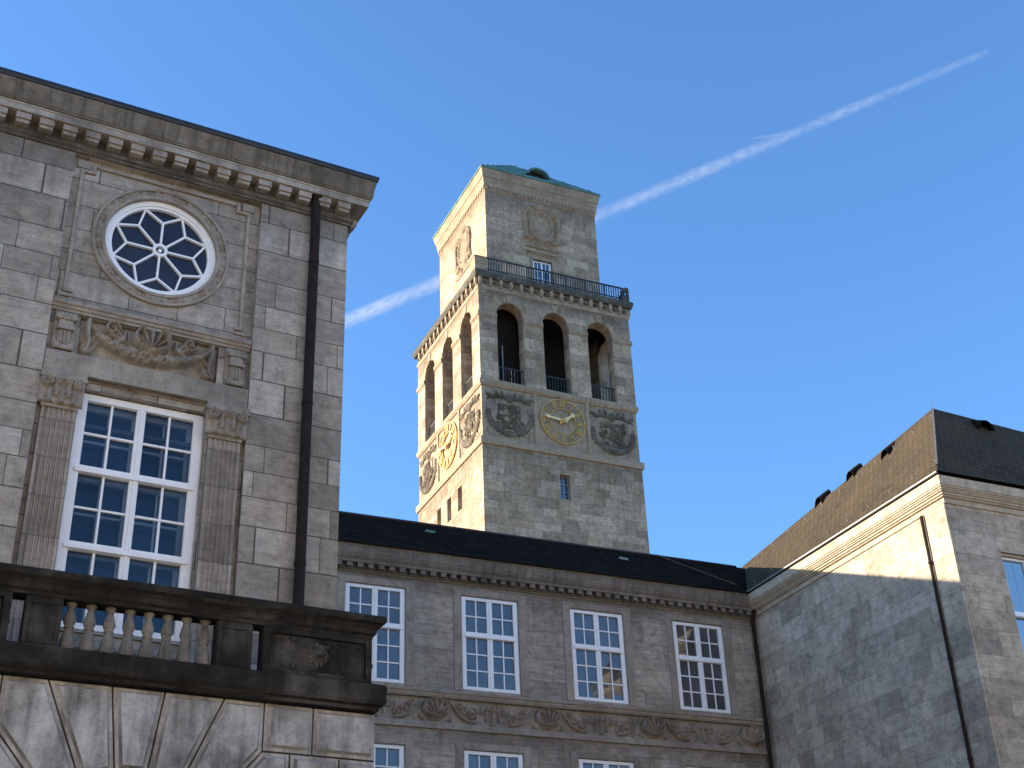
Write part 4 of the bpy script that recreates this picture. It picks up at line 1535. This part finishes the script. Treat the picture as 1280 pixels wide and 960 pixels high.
for F in (front, tr):
    q = MB()
    q.mbox(F, .48, TW - .3, -.24, -.17, 50.84, 50.93)
    q.mbox(F, .48, TW - .3, -.23, -.18, 50.02, 50.08)
    k = 56
    for i in range(k + 1):
        u = .5 + (TW - .85) * i / k
        w_ = .03 if i % 8 else .055
        q.mbox(F, u - w_, u + w_, -.205 - w_ * .7, -.205 + w_ * .7, 49.86, 50.86)
    q.build('terrace_railing', M['iron'], T)
# upper stage
UA, UB = 1.22, 9.54
US = [(UA, UA), (UB, UA), (UB, UB), (UA, UB)]
def uf(u, d, z): return (u, UA + d, z)
def ul(u, d, z): return (UA + d, u, z)
ul.flip = True
def ur(u, d, z): return (UB - d, u, z)
def ub(u, d, z): return (u, UB - d, z)
b = MB()
wall_panel(b, uf, rect(UA, UB, 49.5, 58.3), [rect(4.55, 5.97, 50.6, 52.75)], 0, .3)
for F in (ul, ur, ub):
    wall_panel(b, F, rect(UA, UB, 49.5, 58.3), [], 0, .1)
b.build('upper_stage', M['tower_ashlar'], T)
window(T, uf, 4.60, 5.92, 50.0, 52.72, .12, 2, (4,), case=.12, mull=.12, munt=.05, gl='glass_tower', name='terrace_door')
c = MB()
c.mbox(uf, 4.30, 4.55, -.03, .05, 50, 53.0)
c.mbox(uf, 5.97, 6.22, -.03, .05, 50, 53.0)
c.mbox(uf, 4.55, 5.97, -.03, .05, 52.75, 53.0)
c.mbox(uf, 4.2, 6.32, -.16, .05, 53.22, 53.36)
c.mbox(uf, 4.28, 6.24, -.08, .05, 53.10, 53.22)
c.build('door_hood', M['tower_trim'], T)
c = MB()
c.sweep(US, [(-.1, 57.55), (.03, 57.55), (.05, 57.62), (.05, 57.86), (.12, 57.90), (.13, 58.25), (.16, 58.30), (.17, 58.52), (.24, 58.58), (.27, 58.80), (.33, 59.05), (.34, 59.20), (-.2, 59.25)], closed=True)
k = 0
for F in (uf, ul):
    u = UA + .02
    while u < UB - .1:
        c.mbox(F, u, u + .15, -.12, -.04, 57.66, 57.88)
        u += .29
c.build('upper_cornice', M['tower_trim'], T)


def cart_h(cu):
    def f(U, Z):
        x = U - cu; z = Z - 55.5
        H = .04 * vnoise(U, Z, 2.5)
        r = np.hypot(x / 1.0, z / 1.35)
        H = np.maximum(H, .16 * np.exp(-((r - .85) / .14) ** 2))
        H = np.maximum(H, .10 * np.sqrt(np.clip(1 - (r / .7) ** 4, 0, 1)))
        for s in (-1, 1):
            H = np.maximum(H, stroke(U, Z, spiral(cu + s * .85, 56.65, .3, 1.4, s, 0), .09, .2))
            H = np.maximum(H, stroke(U, Z, spiral(cu + s * .85, 54.45, .3, 1.4, -s, 0), .09, .2))
            H = np.maximum(H, stroke(U, Z, bez((cu + s * 1.15, 56.5), (cu + s * 1.4, 55.8), (cu + s * 1.0, 55.2), (cu + s * 1.25, 54.4)), .12, .18))
            H = np.maximum(H, leaf(U, Z, cu + s * .25, 56.8, 1.0 if s > 0 else 2.14, .5, .09, .2))
            H = np.maximum(H, leaf(U, Z, cu + s * .3, 54.1, -.5 if s > 0 else 3.64, .6, .09, .18))
        H = np.maximum(H, .28 * np.sqrt(np.clip(1 - (x / .5) ** 2 - ((Z - 56.95) / .3) ** 2, 0, 1)))
        H = np.maximum(H, stroke(U, Z, [(cu - 1.2, 53.72), (cu + 1.2, 53.72)], .09, .12))
        H = np.maximum(H, .07 * (np.abs(x) < .35) * (np.abs(z) < .6) * vnoise(U, Z, 4))
        return H
    return f
relief('cartouche', uf, 5.30 - 1.5, 5.30 + 1.5, 53.6, 57.35, .05, lambda U, Z: 1.5 * cart_h(5.30)(U, Z), M['tower_trim'], T, .03, grit=.03)
relief('cartouche', ul, 5.05 - 1.5, 5.05 + 1.5, 52.6, 56.9, .05, lambda U, Z: cart_h(5.05)(U, Z + .4), M['warm_carving'], T, .01, grit=.02, cut=.06)
# copper roof
c = MB()
e0 = .40
cen = (UA + UB) / 2
RS = [(UA - e0, UA - e0), (UB + e0, UA - e0), (UB + e0, UB + e0), (UA - e0, UB + e0)]
ZE, ZA = 59.26, 64.0
c.add([(x, y, ZE - .05) for x, y in RS] + [(x, y, ZE + .06) for x, y in RS] + [(cen, cen, ZA)],
      [(0, 1, 5, 4), (1, 2, 6, 5), (2, 3, 7, 6), (3, 0, 4, 7), (4, 5, 8), (5, 6, 8), (6, 7, 8), (7, 4, 8), (3, 2, 1, 0)])
for i in range(1, 14):      # standing seams on the front slope
    u = RS[0][0] + (RS[1][0] - RS[0][0]) * i / 14
    k = 1 - abs(i / 14 - .5) * 2
    c.bar((u, RS[0][1], ZE + .07), (u, RS[0][1] + (cen - RS[0][1]) * k, ZE + .07 + (ZA - ZE - .06) * k), .05, .06)
tr_ = c.build('roof', M['copper'], T)
# eyebrow dormer on the front slope
c = MB()
P = Vector((5.35, 1.75, ZE + (2.1 - RS[0][1]) / (cen - RS[0][1]) * (ZA - ZE)))
n = 14
P.z -= .12
o1 = [P + Vector((.85 * math.cos(math.pi * i / n), -.55, .66 * math.sin(math.pi * i / n) - .50)) for i in range(n + 1)]
o2 = [P + Vector((.72 * math.cos(math.pi * i / n), -.55, .50 * math.sin(math.pi * i / n) - .50)) for i in range(n + 1)]
o3 = [P + Vector((.85 * math.cos(math.pi * i / n), 1.2, .66 * math.sin(math.pi * i / n) - .30)) for i in range(n + 1)]
o4 = [p_ + Vector((0, .35, 0)) for p_ in o2]
k = n + 1
c.add(o1 + o2 + o3 + o4, [(i, i + 1, k + i + 1, k + i) for i in range(n)] + [(i, i + 1, 2 * k + i + 1, 2 * k + i) for i in range(n)] +
      [(k + i, k + i + 1, 3 * k + i + 1, 3 * k + i) for i in range(n)])
dm = c.build('dormer', M['copper'], tr_)
c = MB()
c.add(o4, [tuple(range(k))])
c.build('louvre', M['interior'], dm)

# ================================================================== CONTRAILS
def contrail(name, p0, p1, D, rad_px, dens, label, tail):
    def pos(px, py, dist):
        d = M3 @ Vector(((px - 640), -(py - 480), -1676.463)); d.normalize()
        return Vector((0, 0, 1.6)) + d * dist
    a = pos(*p0, D); b_ = pos(*p1, D * 1.02)
    L = (b_ - a).length
    r0 = rad_px / 1676.463 * D
    q = MB()
    q.tube([(x * L, 0, 0) for x in (0, .25, .5, .75, 1)], [r0 * k for k in tail], 16)
    t = NT(name + '_vapour')
    t.t.nodes.remove(t.b)
    tc = t.new('TexCoord'); sp_ = t.new('SeparateXYZ'); t.link(tc.outputs['Object'], sp_.inputs[0])
    r_ = t.math('SQRT', t.math('ADD', t.math('POWER', sp_.outputs[1], 2.), t.math('POWER', sp_.outputs[2], 2.)))
    xx = t.math('DIVIDE', sp_.outputs[0], L)
    rr_ = t.ramp(xx, [(i / 4, k) for i, k in enumerate(tail)])
    fall = t.math('MAXIMUM', t.math('SUBTRACT', 1.0, t.math('DIVIDE', r_, t.math('MULTIPLY', rr_, r0))), 0.0)
    mp_ = t.new('Mapping'); t.link(tc.outputs['Object'], mp_.inputs[0]); mp_.inputs['Scale'].default_value = (.55, 1.3, 1.3)
    nz = t.noise(mp_.outputs[0], 1.5 / r0, 6, .72)
    lump = t.ramp(nz, [(.34, 0.0), (.66, 1.0)])
    gap = t.ramp(t.noise(tc.outputs['Object'], .16 / r0, 3, .6), [(.32, .35), (.62, 1.25)])
    lump = t.math('MULTIPLY', lump, gap)
    fade = t.ramp(xx, [(0, 1.5), (.2, 1.1), (.4, .75), (.75, .6), (1, .3)])
    de = t.math('MULTIPLY', t.math('MULTIPLY', fall, lump), t.math('MULTIPLY', fade, dens / r0))
    vol = t.new('VolumePrincipled')
    vol.inputs['Color'].default_value = (.97, .97, .97, 1)
    t.link(de, vol.inputs['Density'])
    t.link(vol.outputs[0], t.out.inputs['Volume'])
    o = q.build(name, t.m)
    o.location = a
    o.rotation_euler = (b_ - a).to_track_quat('X', 'Z').to_euler()
    tag(o, label, 'contrail')
contrail('contrail', (380, 424), (1236, 64), 5000, 10, .55, 'long white condensation trail slanting across the blue sky behind the tower', (1.1, 1.15, 1.0, .85, .6))
contrail('contrail', (940, 173), (990, 166), 5200, 3, .12, 'short thin wisp of vapour beside the long white trail', (.5, 1, 1, .8, .3))
